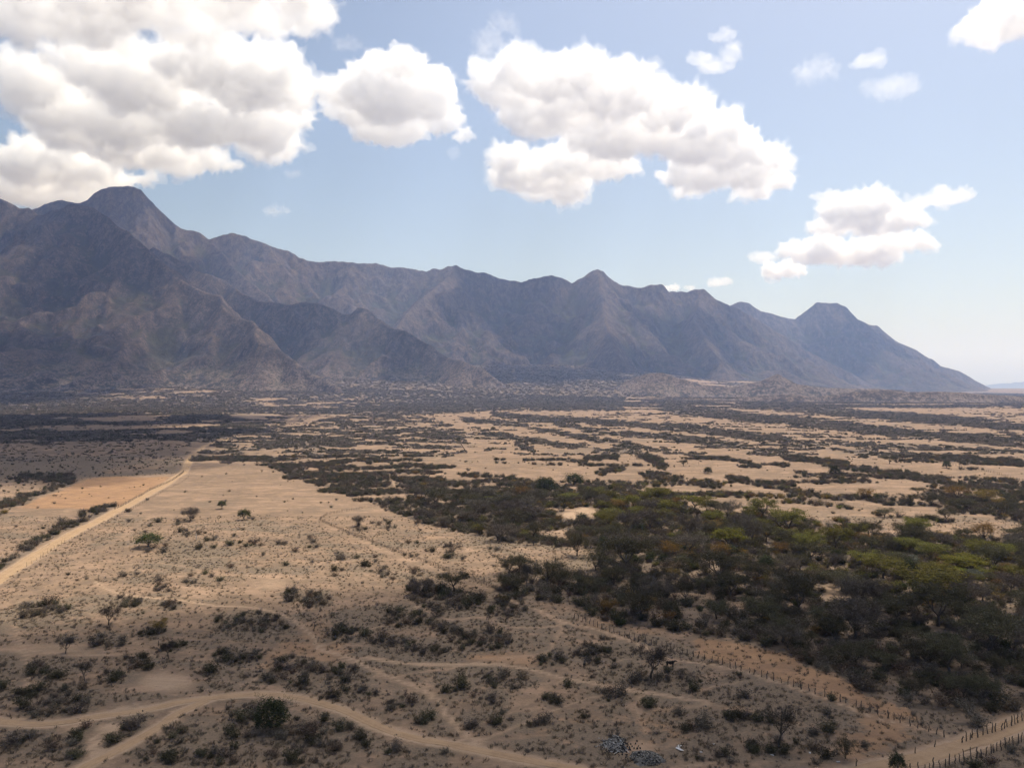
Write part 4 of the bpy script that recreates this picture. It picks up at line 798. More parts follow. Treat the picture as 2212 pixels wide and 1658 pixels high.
H_('grey', 775, 1136, 24, 21, 'small grey tree inside the stick fence corner'); H_('acacia', 1285, 1072, 34, 20, 'yellow green tree by the far pale clearing', 'umbrella_tree'); H_('acacia', 1400, 1086, 40, 26, 'yellow green tree in the far row of the woodland', 'umbrella_tree'); H_('acacia', 1445, 1110, 44, 28, 'broad yellow green tree in the far row of the woodland', 'umbrella_tree'); H_('acacia', 1320, 1130, 46, 30, 'yellow green tree behind the grey branching trees', 'umbrella_tree')
n_hero = len(trees)
# the rest of the wood
trs = np.random.default_rng(5); X_, Y_ = ring_points(trs, 140, 470, .09); PX_, PY_ = sketch(X_, Y_)
ok = (pick(m_scrub, X_, Y_) > .9) & (pick(m_path, X_, Y_) < .25) & (PX_ > 900) & (PX_ < 2270) & (PY_ > 1030)
X_, Y_, PX_, PY_ = X_[ok], Y_[ok], PX_[ok], PY_[ok]; taken = [(t[1], t[2], t[4]) for t in trees]
for x, y, px, py in zip(X_, Y_, PX_, PY_):
    if len(trees) >= 370: break
    wdt = float(np.clip(trs.normal(6.6, 2.0), 3.4, 12)); h = wdt * trs.uniform(.62, .95)
    gap = .5
    if any((x - a) ** 2 + (y - b_) ** 2 < (gap * (wdt + c) * .5 + .8) ** 2 for a, b_, c in taken): continue
    yel = math.exp(-((px - 1500) / 260) ** 2 - ((py - 1110) / 50) ** 2) + math.exp(-((px - 2060) / 170) ** 2 - ((py - 1240) / 55) ** 2) + .5 * math.exp(-((px - 1750) / 160) ** 2 - ((py - 1190) / 50) ** 2)
    r = trs.random()
    if r < .56 * yel: kind = 'acacia' if trs.random() < .8 else 'bright'; wdt *= 1.15; h *= 1.1
    elif r < .62 * yel + .06 and py < 1330: kind = 'ochre'
    else: kind = trs.choice(['thorn', 'grey', 'darkacacia', 'thorn', 'evergreen' if py < 1250 else 'darkacacia'], p=[.3, .27, .2, .13, .1])
    trees.append([kind, float(x), float(y), h, wdt, None, {'acacia': 'umbrella_tree', 'bright': 'umbrella_tree', 'ochre': 'thorn_tree', 'evergreen': 'evergreen_tree'}.get(kind, 'thorn_tree')]); taken.append((x, y, wdt))
LOOK = {'spread': 'green spreading tree', 'thorn': 'dusty dark thorn tree', 'grey': 'grey leafless tree', 'darkacacia': 'dark flat topped tree', 'acacia': 'yellow green umbrella tree', 'bright': 'bright green umbrella tree', 'ochre': 'ochre leaved tree', 'evergreen': 'dense dark green tree', 'bare': 'bare tree', 'silver': 'silvery tree'}
LM_T = [(t[1], t[2], t[5]) for t in trees[16:n_hero] if t[5]]
LM_SHORT = {'large grey flat topped tree in front of the yellow green canopy': 'the large grey flat topped tree'}
ORD = ['', 'second ', 'third ', 'fourth ', 'fifth ', 'sixth ', 'seventh ', 'eighth ', 'ninth ', 'tenth ', 'eleventh ', 'twelfth ', 'thirteenth ', 'fourteenth ', 'fifteenth ']
def relate(x, y, lx, ly):
    dx, dy = x - lx, y - ly
    if abs(dx) > abs(dy) * .9: return 'left of' if dx < 0 else 'right of'
    return 'behind' if dy > 0 else 'in front of'
def auto_labels(items, landmarks, noun_of):
    """items: (x, y, key). label by the nearest landmark and the order of distance from it, so that each label points at one thing"""
    groups = {}; out = [None] * len(items)
    for i, (x, y, key) in enumerate(items):
        lx, ly, nm = min(landmarks, key=lambda q: (q[0] - x) ** 2 + (q[1] - y) ** 2); rel = relate(x, y, lx, ly)
        groups.setdefault((key, rel, nm), []).append(((x - lx) ** 2 + (y - ly) ** 2, i))
    for (key, rel, nm), L in groups.items():
        L.sort()
        for k, (d, i) in enumerate(L):
            if len(L) == 1: out[i] = '%s %s %s' % (noun_of(key), rel, nm)
            elif k == len(L) - 1 and k > 1 or k >= len(ORD): out[i] = '%s %s %s, farthest off' % (noun_of(key), rel, nm)
            else: out[i] = '%s %s %s, %snearest' % (noun_of(key), rel, nm, ORD[k])
    return out
WOOD_LM = [((1180, 1062), 'the far round dark tree'), ((1348, 1232), 'the largest dark acacia'), ((1250, 1112), 'the pale clearing'), ((1499, 1102), 'the bright edge tree'), ((1548, 1258), 'the dark lone acacia'), ((1624, 1174), 'the tall grey tree'),
           ((1745, 1201), 'the yellow domed tree'), ((1800, 1280), 'the pink clearing'), ((1907, 1248), 'the twin trunk umbrella tree'), ((2005, 1275), 'the broadest yellow canopy'), ((2094, 1238), 'the bright green pair'), ((2166, 1210), 'the yellow capped tree'), ((2135, 1403), 'the wide arching tree'),
           ((2024, 1350), 'the large grey tree'), ((1994, 1430), 'the broad shaded tree'), ((1847, 1434), 'the wood edge tree'), ((2060, 1570), 'the fence corner'), ((1655, 1335), 'the cow in the wood'), ((1137, 1280), 'the tall slender tree'), ((1034, 1107), 'the winding path tree'), ((960, 1230), 'the stick fence'), ((1450, 1380), 'the start of the post fence')]
WOOD_LM = [(P1(*p).x, P1(*p).y, n) for p, n in WOOD_LM]
auto = auto_labels([(t[1], t[2], t[0]) for t in trees[n_hero:]], WOOD_LM, lambda k: LOOK[k])
for i, (kind, x, y, h, wdt, lab, nm) in enumerate(trees):
    put_tree(kind, x, y, h, wdt, trs, lab or auto[i - n_hero], 'trees of the woodland' if lab is None else 'single trees of the plain and woodland', nm)

# shrubs: the largest in view as things of their own
srs = np.random.default_rng(17); shrubs = []
def try_shrub(x, y, wdt, kind, gap=.5):
    for a, b_, c, _ in shrubs:
        if (x - a) ** 2 + (y - b_) ** 2 < (gap * (wdt + c) * .5) ** 2: return
    if pick(m_path, np.array([x]), np.array([y]))[0] > .35: return
    shrubs.append((x, y, wdt, kind))
for (bx_, by_, rx_, ry_) in sorted(GREY_BLOBS, key=lambda q: -q[1]):
    p = P1(bx_, by_); s_ = p.y / FPX; area = rx_ * s_ * ry_ * s_ * p.y / CAM_H * 3.14; n = int(np.clip(area / 42, 1, 5))
    for k in range(n):
        for _t in range(3):
            a_ = srs.random() * 6.283; r_ = math.sqrt(srs.random()) * (.0 if n == 1 else .85); q = P1(bx_ + rx_ * r_ * math.cos(a_), by_ + ry_ * r_ * math.sin(a_))
            if len(shrubs) < 296: try_shrub(q.x, q.y, float(np.clip(srs.normal(2.9, .7), 1.6, 4.6)), srs.choice(['grey', 'brown', 'dusty', 'grey'] if q.y > 230 else ['grey', 'dusty', 'grey', 'brown']))
            break
LM_S = [((588, 1569), 'the round dark green tree'), ((1405, 1462), 'the bare forked tree'), ((1680, 1608), 'the bare fan shaped tree'), ((1464, 1608), 'the white sheet'), ((1320, 1602), 'the ash heap'), ((1395, 1634), 'the stone heap'), ((185, 1468), 'the dead crooked tree'), ((366, 1420), 'the umbrella topped sapling'), ((237, 1348), 'the little umbrella tree'),
        ((322, 1180), 'the spreading green tree'), ((528, 1122), 'the bent green tree'), ((679, 1355), 'the tall dead stake'), ((344, 1392), 'the short dead stake'), ((953, 1275), 'the columnar cactus'), ((1262, 1436), 'the black calf'), ((1936, 1660), 'the roadside bushy tree'), ((1824, 1634), 'the small round dusty tree'), ((2060, 1570), 'the fence corner'),
        ((790, 1430), 'the path crossing'), ((447, 1507), 'the track fork'), ((205, 1608), 'the eroded bank'), ((462, 1167), 'the thin pole'), ((1100, 1510), 'the middle scrub patch'), ((900, 1205), 'the stick fence'), ((1600, 1430), 'the post fence'), ((0, 1490), 'the left edge of the field'), ((1000, 1605), 'the curved track end'), ((850, 1380), 'the dark weed patch'), ((640, 1620), 'the scrub at the bottom edge'), ((640, 1284), 'the upper path bend'), ((425, 1251), 'the brown thicket')]
LM_S = [(P1(*p).x, P1(*p).y, n) for p, n in LM_S]
SL = {'grey': 'grey twiggy shrub', 'brown': 'brown leafless shrub', 'dusty': 'dusty dark shrub', 'dark': 'low dark green shrub'}
slab = auto_labels([(s_[0], s_[1], s_[3]) for s_ in shrubs], LM_S, lambda k: SL[k])
for (x, y, wdt, kind), lab in zip(shrubs, slab):
    o = link('thorn_shrub', SHRUB_MESH[kind][srs.integers(len(SHRUB_MESH[kind]))]); k = wdt / 2.4; o.location = (x, y, float(gz(x, y)[0]) - .03); o.rotation_euler = (0, 0, srs.random() * 6.283); o.scale = (k, k, k * srs.uniform(.7, 1.05))
    tag(o, lab, 'shrub', 'thorn shrubs on the open ground')

# everything thicker than one can count
urs = np.random.default_rng(31)
xs_, ys_ = ring_points(urs, 130, 760, .115); mk = pick(m_scrub, xs_, ys_); pa = pick(m_path, xs_, ys_); gr = pick(m_grey, xs_, ys_); bb = pick(m_blob, xs_, ys_)
pr = np.where(mk > .5, .85 * mk, 0) * (pa < .3); cl_ = fbm(xs_, ys_, 14, 2, 205) + .6 * fbm(xs_, ys_, 45, 2, 207); pr = np.maximum(pr, (pa < .25) * (.008 + .13 * sstep(.12, .5, cl_) * (.35 + gr)))
lfm = pick(LEFT_FIELD.astype(float), xs_, ys_); pr = np.maximum(pr, (pa < .25) * .16 * lfm); pr = np.maximum(pr, (pa < .25) * 1.0 * sstep(.25, .8, bb)); keep = urs.random(len(xs_)) < pr; xs_, ys_, mk, gr, bb = xs_[keep], ys_[keep], mk[keep], gr[keep], bb[keep]
spx, spy = sketch(xs_, ys_)
vari = SHRUB_MESH['grey'] + SHRUB_MESH['brown'] + SHRUB_MESH['dusty'] + SHRUB_MESH['green'] + SHRUB_MESH['ochre'] + SHRUB_MESH['dark']
off = np.cumsum([0] + [len(SHRUB_MESH[k]) for k in ('grey', 'brown', 'dusty', 'green', 'ochre', 'dark')])
yel = np.exp(-((spx - 1500) / 300) ** 2 - ((spy - 1110) / 55) ** 2) + np.exp(-((spx - 2060) / 220) ** 2 - ((spy - 1250) / 75) ** 2) + .6 * np.exp(-((spx - 1750) / 220) ** 2 - ((spy - 1190) / 60) ** 2)
r = urs.random(len(xs_)); kind = np.where(r < .42, 0, np.where(r < .62, 1, 2)); r2 = urs.random(len(xs_)); inw = mk > .6
kind = np.where(inw & (r2 < .17 * yel), 3, kind); kind = np.where(inw & (r2 > 1 - .14 * yel - .02), 4, kind); kind = np.where(inw & (r2 > .40 * yel) & (r2 < .40 * yel + .05), 5, kind)
cnt = np.diff(off); idx = off[kind] + urs.integers(0, 1000, len(xs_)) % cnt[kind]
scl = np.where(inw, urs.uniform(.75, 1.75, len(xs_)), np.where(bb > .4, urs.uniform(.4, 1.05, len(xs_)), urs.uniform(.15, 1., len(xs_)) ** 2 * .8 + .12))
scatter('thorn_scrub', np.c_[xs_, ys_, gz(xs_, ys_) - .05], urs.random(len(xs_)) * 6.283, scl, idx, vari)
xf, yf = [], []
for d0, d1, dn in ((700, 1200, .022), (1200, 2000, .014), (2000, 3600, .0062), (3600, 5200, .0026), (5200, 7000, .0015)):
    a_, b_ = ring_points(urs, d0, d1, dn); xf.append(a_); yf.append(b_)
xf = np.concatenate(xf); yf = np.concatenate(yf); mk = pick(m_scrub, xf, yf); keep = urs.random(len(xf)) < np.where(mk > .45, mk * .9, .02 + .22 * pick(LEFT_FIELD.astype(float), xf, yf) + .22 * sstep(.1, .5, fbm(xf * .5, yf, 60, 3, 301))); keep &= pick(m_path, xf, yf) < .3; xf, yf = xf[keep], yf[keep]
sc2 = urs.uniform(.55, 1.15, len(xf)) * np.where(pick(m_scrub, xf, yf) > .45, 1, .6) * np.interp(yf, [700, 1200, 2500, 5000], [.62, .85, 1.15, 1.8])
scatter('far_scrub', np.c_[xf, yf, gz(xf, yf) - .05], urs.random(len(xf)) * 6.283, sc2, urs.integers(0, len(CLUMP_MESH), len(xf)), CLUMP_MESH)
xg, yg = ring_points(urs, 128, 400, 1.3); pa = pick(m_path, xg, yg); gr = pick(m_grey, xg, yg); keep = urs.random(len(xg)) < (.12 + .50 * gr + .4 * pick(m_blob, xg, yg)) * (pa < .3) * np.interp(yg, [128, 220, 400], [1, .8, .3]); xg, yg = xg[keep], yg[keep]
scatter('dry_grass', np.c_[xg, yg, gz(xg, yg) - .03], urs.random(len(xg)) * 6.283, urs.uniform(.5, 1.5, len(xg)), urs.integers(0, 5, len(xg)), TUFT_MESH)
# ------------------------------------------------------------------ fences, cattle, heaps and other small things
frs = np.random.default_rng(41)
def plain_mat(name, col, rough=.8, n=0, amp=.4):
    m, t = new_mat(name); b = NB(t)
    if n:
        geo = b.n('ShaderNodeNewGeometry'); f = b.noise(geo.outputs['Position'], n, 4, .7); c = b.mix(b.ramp(f, .35, .65), tuple(v * (1 - amp) for v in col), tuple(min(1, v * (1 + amp * .6)) for v in col)); b.out(c, rough, f, .4, .05, .2)
    else: b.out(col, rough)
    return m
M_WIRE = plain_mat('rusty_wire', (.10, .075, .06), .6); M_WHITE = plain_mat('white_sheet_metal', (.78, .77, .75), .5, 2, .08); M_ASH = plain_mat('grey_ash', (.105, .10, .094), .95, 1.2, .5)
M_CHAR = plain_mat('charred_wood', (.03, .027, .025), .9, 4); M_STONE = plain_mat('pale_stone', (.19, .175, .15), .9, 2.5, .6); M_COW = plain_mat('black_hide', (.018, .015, .013), .7, 5, .4); M_COWB = plain_mat('brown_black_hide', (.035, .024, .018), .7, 5, .4); M_HORN = plain_mat('horn', (.30, .26, .20), .5); M_CACT = plain_mat('cactus_skin', (.06, .075, .045), .7, 3)
M_SCRAP = plain_mat('pale_litter', (.42, .41, .39), .7)
def pole_mesh(h, r, seed, crook=.05):
    rs = np.random.default_rng(seed); pts = [np.array([0, 0, -.35])]
    for k in range(1, 5): pts.append(np.array([rs.normal(0, crook), rs.normal(0, crook), h * k / 4]))
    V, F = tube(pts, r * 1.15, r * .75, 6); n = len(pts); top = pts[-1] + np.array([0, 0, .03]); 
    A = Acc(); A.add(V, F); b0 = (n - 1) * 6; A.F.append(np.array([[b0, b0 + 1, b0 + 2, b0 + 3], [b0, b0 + 3, b0 + 4, b0 + 5]])); return A.mesh('post', [M_POST], True)
POSTS = [pole_mesh(1.55, .095, 60 + i) for i in range(6)]; STICKS = [pole_mesh(1.45, .055, 80 + i, .06) for i in range(6)]; THIN = [pole_mesh(1.5, .045, 90 + i, .04) for i in range(4)]
def even_points(pts, step):
    wl = world_line(pts, 1.0); d = np.r_[0, np.cumsum(np.linalg.norm(np.diff(wl[:, :2], axis=0), axis=1))]; out = []; s_ = 0
    while s_ < d[-1]: out.append([np.interp(s_, d, wl[:, 0]), np.interp(s_, d, wl[:, 1])]); s_ += step * frs.uniform(.82, 1.2)
    return np.array(out)
def fence(name, pts, step, meshes, label, wires=(.45, .8, 1.15), rail=None, hs=(.8, 1.2), skip=0.0, group='fences'):
    q = even_points(pts, step); q += frs.normal(0, .12, q.shape); z = gz(q[:, 0], q[:, 1]); org = Vector((q[0, 0], q[0, 1], z[0]))
    e = link(name, None); e.location = org; tag(e, label, 'fence', group); tops = []
    for (x, y), zz in zip(q, z):
        if frs.random() < skip: tops.append(1.3); continue
        o = link('post', meshes[frs.integers(len(meshes))], e); k = frs.uniform(*hs); o.location = (x - org.x, y - org.y, zz - org.z); o.rotation_euler = (frs.normal(0, .07), frs.normal(0, .07), frs.random() * 6.28); o.scale = (frs.uniform(.8, 1.25),) * 2 + (k,)
    P_ = np.c_[q, z] - np.array(org)
    for hgt in wires:
        V, F = tube(P_ + np.array([0, 0, hgt]) + frs.normal(0, .015, P_.shape), .014, .014, 3); link('wire', np_mesh('wire', V, F, [M_WIRE]), e)
    for hgt in rail or ():
        V, F = tube(P_ + np.array([0, 0, hgt]) + frs.normal(0, .05, P_.shape), .045, .04, 4); link('rail', np_mesh('rail', V, F, [M_POST]), e)
    return e
fence('post_fence', [(1240, 1332), (1289, 1352), (1359, 1376), (1394, 1386), (1438, 1396), (1504, 1418), (1575, 1437), (1645, 1459), (1715, 1480), (1786, 1503), (1842, 1521), (1891, 1538), (1954, 1560), (2011, 1578), (2046, 1591)], 1.6, POSTS, 'long fence of crooked wooden posts along the lower edge of the woodland')
fence('post_fence', [(2074, 1600), (2098, 1590), (2132, 1580), (2163, 1571), (2209, 1551), (2275, 1524)], 1.3, POSTS, 'close set post fence on the woodland side of the lower dirt road', hs=(.85, 1.35))
fence('post_fence', [(1940, 1672), (1990, 1663), (2029, 1655), (2067, 1642), (2111, 1631), (2150, 1618), (2186, 1605), (2212, 1593), (2280, 1564)], 1.25, POSTS, 'post fence along the near verge of the lower dirt road, bottom corner', hs=(.9, 1.4))
fence('stick_fence', [(691, 1124), (761, 1154), (832, 1182), (902, 1207), (972, 1233), (1043, 1260), (1082, 1276)], .85, STICKS, 'close set stick fence slanting across the dry field towards the woodland', rail=(.5, 1.0), wires=(), hs=(.75, 1.25))
fence('stick_fence', [(691, 1122), (712, 1110), (761, 1102), (800, 1095), (832, 1090)], 1.1, STICKS, 'short stick fence closing the far side of the dry enclosure', rail=(.9,), wires=(), hs=(.75, 1.2))
fence('roadside_fence', [(249, 1100), (300, 1073), (350, 1048), (384, 1030), (398, 1018)], 2.2, POSTS, 'dark post fence along the field side of the straight dirt road', hs=(.9, 1.3))
fence('roadside_fence', [(60, 1222), (84, 1208), (141, 1172), (222, 1134), (311, 1086), (370, 1054), (410, 1030)], 4.5, THIN, 'sparse thin wire fence on the open side of the straight dirt road', hs=(.9, 1.2))
fence('wire_fence', [(1722, 1075), (1800, 1086), (1926, 1100), (2050, 1120), (2130, 1131), (2240, 1142)], 5.0, THIN, 'thin wire fence across the plain just beyond the woodland', hs=(1.0, 1.5))
fence('wire_fence', [(2053, 1004), (2120, 1017), (2197, 1036), (2260, 1050)], 4.0, POSTS, 'dark fence line running off over the far plain', hs=(1.0, 1.5))
fence('wire_fence', [(195, 1031), (260, 1029), (330, 1026), (396, 1024)], 4.0, POSTS, 'fence along the far edge of the orange field', hs=(1.0, 1.4))
def stake(name, px, py, hpx, label, r=.08, lean=(0, 0), mat=None, cat='stake'):
    p = P1(px, py); h = hpx * p.y / FPX; me = pole_mesh(h, r, int(px), .03 + .01 * h)
    if mat: me.materials[0] = mat
    o = link(name, me); o.location = p; o.location.z = float(gz(p.x, p.y)[0]); o.rotation_euler = (lean[0], lean[1], 0); return tag(o, label, cat)
stake('dead_stake', 679, 1357, 14, 'tall dead stake standing alone beside the bending path', .10, (0, .1)); stake('dead_stake', 344, 1394, 13, 'short dead stake alone on the shaded field', .09, (0, .06))
stake('wooden_pole', 462, 1168, 29, 'tall thin wooden pole in the line of shrubs on the dry field', .07, cat='pole'); stake('pale_post', 425, 1165, 14, 'pale post among shrubs left of the tall thin pole', .10, mat=M_SCRAP, cat='post')
stake('dead_stake', 1847, 1649, 16, 'lone dark stake at the near end of the lower dirt road', .10); stake('dead_stake', 1974, 1622, 14, 'lone stake beside the lower dirt road', .08); stake('dead_stake', 2016, 1609, 15, 'leaning stake between dirt road and fence corner', .08, (0, .15))
def leaning_dead_tree():
    p = P1(1009, 978); s_ = p.y / FPX; A = Acc(); a = np.array([0, 0, -.3]); b = np.array([-17 * s_, 0, 25 * s_]); A.add(*tube([a, (a + b) / 2 + .15, b], .5, .25, 6)); c = a + (b - a) * .55; A.add(*tube([c, c + np.array([-5 * s_, 1, -1 * s_])], .3, .15, 5)); c = a + (b - a) * .8; A.add(*tube([c, c + np.array([5 * s_, -.5, 3 * s_])], .25, .12, 5)); c = a + (b - a) * .95; A.add(*tube([c, c + np.array([-4 * s_, .5, 1.5 * s_])], .2, .1, 5))
    o = link('leaning_dead_tree', A.mesh('leaning_dead_tree', [M_BARK], True)); o.location = (p.x, p.y, float(gz(p.x, p.y)[0])); tag(o, 'dead leaning trunk with stubs alone on the far pink rise', 'tree')
leaning_dead_tree()
def cactus():
    p = P1(953, 1278); e = link('columnar_cactus', None); e.location = (p.x, p.y, float(gz(p.x, p.y)[0])); tag(e, 'cluster of upright columnar cactus stems at the edge of the dark shrubs', 'cactus')
    for k in range(9):
        h = frs.uniform(1.8, 4.2); b0 = np.array([frs.normal(0, .5), frs.normal(0, .5), -.2]); V, F = tube([b0, b0 + np.array([frs.normal(0, .12), 0, h * .5]), b0 + np.array([frs.normal(0, .2), frs.normal(0, .2), h]), b0 + np.array([0, 0, h + .12])], .17, .10, 8); link('stem', np_mesh('stem', V, F, [M_CACT], True), e)
cactus()

def blob_mesh(name, spheres, vox, mat, smooth_it=4):
    """one continuous skin round a chain of ellipsoids: (centre, radii)"""
    Vs, Fs, n = [], [], 0
    for c, r in spheres: Vs.append(SPH_V * np.array(r) + np.array(c)); Fs.append(SPH_F + n); n += len(SPH_V)
    tmp = np_mesh('tmp', np.concatenate(Vs), np.concatenate(Fs)); to = link('tmp', tmp); md = to.modifiers.new('r', 'REMESH'); md.mode = 'VOXEL'; md.voxel_size = vox; ms = to.modifiers.new('s', 'SMOOTH'); ms.iterations = smooth_it; ms.factor = .5
    me = bpy.data.meshes.new_from_object(to.evaluated_get(bpy.context.evaluated_depsgraph_get())); bpy.data.objects.remove(to); bpy.data.meshes.remove(tmp); me.name = name; me.materials.clear(); me.materials.append(mat); me.polygons.foreach_set('use_smooth', np.ones(len(me.polygons), bool)); return me
def chain(a, b, ra, rb, n=6): return [(np.array(a) + (np.array(b) - np.array(a)) * i / (n - 1), (ra + (rb - ra) * i / (n - 1),) * 3) for i in range(n)]
def cow(px, py, rot, label, scale=1.0, mat=None, head_down=False, step=.12):
    S = [((.0, 0, 1.0), (.62, .30, .34)), ((.5, 0, 1.02), (.36, .28, .40)), ((-.55, 0, 1.06), (.32, .27, .33)), ((.1, 0, .88), (.45, .29, .30))]
    nh = (1.15, 0, .85) if head_down else (1.08, 0, 1.32); S += chain((.65, 0, 1.15), nh, .23, .14, 6); hd = (nh[0] + .38, 0, nh[2] - (.28 if head_down else .12)); S += chain(nh, hd, .14, .085, 6)
    for sx, sy, dx in ((.55, .16, step), (.55, -.16, -step), (-.62, .17, -step * .8), (-.62, -.17, step * 1.1)):
        kx = sx + dx * .5; S += chain((sx, sy, .85), (kx + (-.05 if sx < 0 else .03), sy, .45), .15 if sx > 0 else .18, .075, 6) + chain((kx + (-.05 if sx < 0 else .03), sy, .45), (kx + dx * .6, sy, .06), .07, .055, 6) + [((kx + dx * .6 + .03, sy, .05), (.08, .065, .06))]
    S += chain((-.86, 0, 1.2), (-.96, 0, .62), .05, .035, 7) + [((-.97, 0, .52), (.05, .05, .12))]
    for sy in (1, -1): S += [((nh[0] + .02, .2 * sy, nh[2] + .05), (.05, .12, .06))]
    p = P1(px, py); e = link('cow', None); e.location = (p.x, p.y, float(gz(p.x, p.y)[0]) - .02); e.rotation_euler = (0, 0, rot); e.scale = (scale,) * 3; tag(e, label, 'cow', 'cattle')
    link('body', blob_mesh('body', S, .032, mat or M_COW), e)
    for sy in (1, -1):
        b0 = np.array([nh[0] + .06, .09 * sy, nh[2] + .1]); V, F = tube([b0, b0 + np.array([.02, .14 * sy, .06]), b0 + np.array([.06, .2 * sy, .2])], .03, .008, 6); link('horn', np_mesh('horn', V, F, [M_HORN], True), e)
cow(1262, 1437, R(80), 'black calf seen from behind alone by the cattle path', .85); cow(1447, 1438, R(6), 'black cow walking right beside the bare forked tree', 1.12); cow(1424, 1421, R(-4), 'black cow half hidden behind the crown of the bare forked tree', 1.05, M_COWB); cow(1655, 1336, R(175), 'dark cow grazing at the edge of the shaded wood', 1.0, M_COWB, True)

def mound(name, rx, ry, h, mat, seed, parent):
    n, m = 28, 8; V = [(0, 0, h)]; F = []
    for j in range(1, m + 1):
        for i in range(n):
            a = 6.2832 * i / n; r = j / m; k = 1 + .22 * math.sin(3 * a + seed) + .1 * math.sin(7 * a + 2 * seed); V.append((rx * r * k * math.cos(a), ry * r * k * math.sin(a), h * (1 - r * r) * (1 + .35 * math.sin(5 * a + 9 * r + seed)) - .05 * r))
    for i in range(n):
        k = (i + 1) % n; F.append((0, 1 + i, 1 + k, 1 + k))
        for j in range(m - 1): a = 1 + j * n; F.append((a + i, a + n + i, a + n + k, a + k))
    me = bpy.data.meshes.new(name); me.from_pydata(V, [], [f if len(set(f)) == 4 else f[:3] for f in F]); me.materials.append(mat); me.polygons.foreach_set('use_smooth', np.ones(len(me.polygons), bool)); return link(name, me, parent)
def rock(rs, s): 
    V = np.array([(x, y, z) for x in (-1, 1) for y in (-1, 1) for z in (-1, 1)], float) * s * rs.uniform(.5, 1.1, 3) * rs.uniform(.7, 1.2, (8, 1)); a = rs.random() * 6.28; c, s_ = math.cos(a), math.sin(a); V = V @ np.array([[c, -s_, 0], [s_, c, 0], [0, 0, 1]])
    return V, np.array([(0, 1, 3, 2), (4, 6, 7, 5), (0, 4, 5, 1), (2, 3, 7, 6), (0, 2, 6, 4), (1, 5, 7, 3)])
def heaps():
    p = P1(1395, 1634); e = link('stone_heap', None); e.location = (p.x, p.y, float(gz(p.x, p.y)[0])); tag(e, 'oval heap of small pale and dark stones near the bottom edge', 'stone heap'); mound('mound', 2.9, 2.9, .75, M_ASH, 2, e)
    A, B = Acc(), Acc()
    for k in range(620):
        a = frs.random() * 6.28; r = math.sqrt(frs.random()); x, y = 2.9 * r * math.cos(a), 2.9 * r * math.sin(a); V, F = rock(frs, frs.uniform(.06, .15)); (A if k % 7 < 5 else B).add(V + np.array([x, y, .75 * (1 - r * r) + .04]), F)
    tag(link('stones', A.mesh('stones', [M_STONE]), e), kind='stuff'); tag(link('dark_stones', B.mesh('dark_stones', [M_CHAR]), e), kind='stuff')
    p = P1(1322, 1604); e = link('ash_heap', None); e.location = (p.x, p.y, float(gz(p.x, p.y)[0])); tag(e, 'grey burnt heap of ash and white scraps beside the stone heap', 'ash heap'); mound('ash_bed', 3.2, 4.2, .16, M_ASH, 5, e)
    for k in range(26):
        x, y = frs.normal(0, 1.5), frs.normal(0, 1.9); a = frs.random() * 3.14; L = frs.uniform(.4, 1.7); d = np.array([math.cos(a), math.sin(a), frs.normal(0, .15)]) * L * .5; c = np.array([x, y, .26]); V, F = tube([c - d, c + frs.normal(0, .05, 3), c + d], .06, .035, 5); link('burnt_branch', np_mesh('burnt_branch', V, F, [M_CHAR if k % 2 else M_SCRAP]), e)
    A = Acc()
    for k in range(110):
        V, F = rock(frs, frs.uniform(.03, .09)); A.add(V + np.array([frs.normal(.0, 1.2), frs.normal(-.2, 1.3), .16]), F)
    tag(link('white_scraps', A.mesh('white_scraps', [M_SCRAP]), e), kind='stuff'); B = Acc()
    for k in range(160):
        V, F = rock(frs, frs.uniform(.05, .16)); B.add(V + np.array([frs.normal(1.2, 1.9), frs.normal(-1.5, 2.2), .15]), F)
    tag(link('cinders', B.mesh('cinders', [M_CHAR]), e), kind='stuff')
heaps()
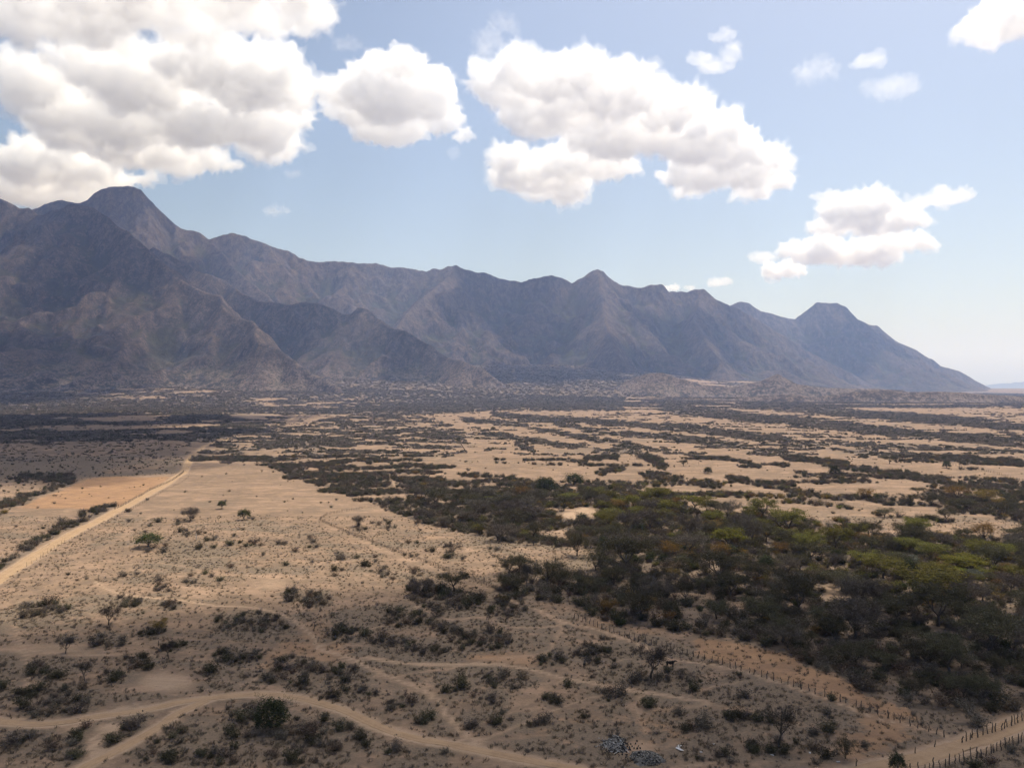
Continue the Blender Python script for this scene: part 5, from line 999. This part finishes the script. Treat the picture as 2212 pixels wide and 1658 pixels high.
def white_sheet():
    p = P1(1465, 1613); o2 = [(-.62, .0), (.18, 1.25), (.78, .95), (.12, -.05), (.72, -1.35), (.05, -1.45)]
    bm = bmesh.new(); f1 = [bm.verts.new((x, y, .10 + .05 * x)) for x, y in [o2[0], o2[3], o2[2], o2[1]]]; bm.faces.new(f1); f2 = [f1[1], f1[0], bm.verts.new((*o2[5], .28)), bm.verts.new((*o2[4], .22))]; bm.faces.new(f2)
    r = bmesh.ops.solidify(bm, geom=bm.faces[:], thickness=.03); me = bpy.data.meshes.new('white_sheet'); bm.to_mesh(me); bm.free(); me.materials.append(M_WHITE); o = link('white_sheet', me); o.location = (p.x, p.y, float(gz(p.x, p.y)[0]) + .05); tag(o, 'bent white sheet lying arrow shaped on the dark weeds', 'sheet')
white_sheet()
for (px, py, lab) in ((1747, 1623, 'scrap of white litter in weeds right of the bare fan shaped tree'), (1666, 1627, 'scrap of white litter below the bare fan shaped tree'), (1807, 1642, 'scrap of white litter near the small round dusty tree'), (1512, 1621, 'scrap of white litter right of the bent white sheet'), (1541, 1604, 'tiny pale scrap of litter in weeds beyond the bent white sheet'), (843, 1626, 'tiny pale scrap of litter by the curved track')):
    p = P1(px, py); A = Acc(); 
    for k in range(3): V, F = rock(frs, .14); A.add(V * np.array([1, 1, .4]) + np.array([frs.normal(0, .1), frs.normal(0, .1), .06]), F)
    me = blob_mesh('litter_scrap', [((frs.normal(0, .1), frs.normal(0, .1), .08), (frs.uniform(.1, .2), frs.uniform(.1, .2), .07)) for _ in range(4)] + [((0, 0, .07), (.16, .16, .07))], .04, M_SCRAP, 1); o = link('litter_scrap', me); o.location = (p.x, p.y, float(gz(p.x, p.y)[0])); tag(o, lab, 'litter', 'litter scraps')
# ------------------------------------------------------------------ haze: one even box of air round the plain and the mountains, below the clouds
def haze():
    m, t = new_mat('haze_air'); b = NB(t)
    v = b.n('ShaderNodeVolumePrincipled'); v.inputs['Color'].default_value = (.40, .56, 1.0, 1); v.inputs['Absorption Color'].default_value = (1, 1, 1, 1); v.inputs['Density'].default_value = 5.2e-5; v.inputs['Anisotropy'].default_value = .25
    o = b.n('ShaderNodeOutputMaterial'); b.l(v.outputs[0], o.inputs['Volume'])
    x0, x1, y0, y1, z0, z1 = -33000, 33000, -3200, 36000, -28, 1800
    V = [(x, y, z) for x in (x0, x1) for y in (y0, y1) for z in (z0, z1)]
    me = bpy.data.meshes.new('haze'); me.from_pydata(V, [], [(0, 1, 3, 2), (4, 6, 7, 5), (0, 4, 5, 1), (2, 3, 7, 6), (0, 2, 6, 4), (1, 5, 7, 3)]); me.materials.append(m); me.update()
    return tag(link('haze', me), kind='stuff')
haze()
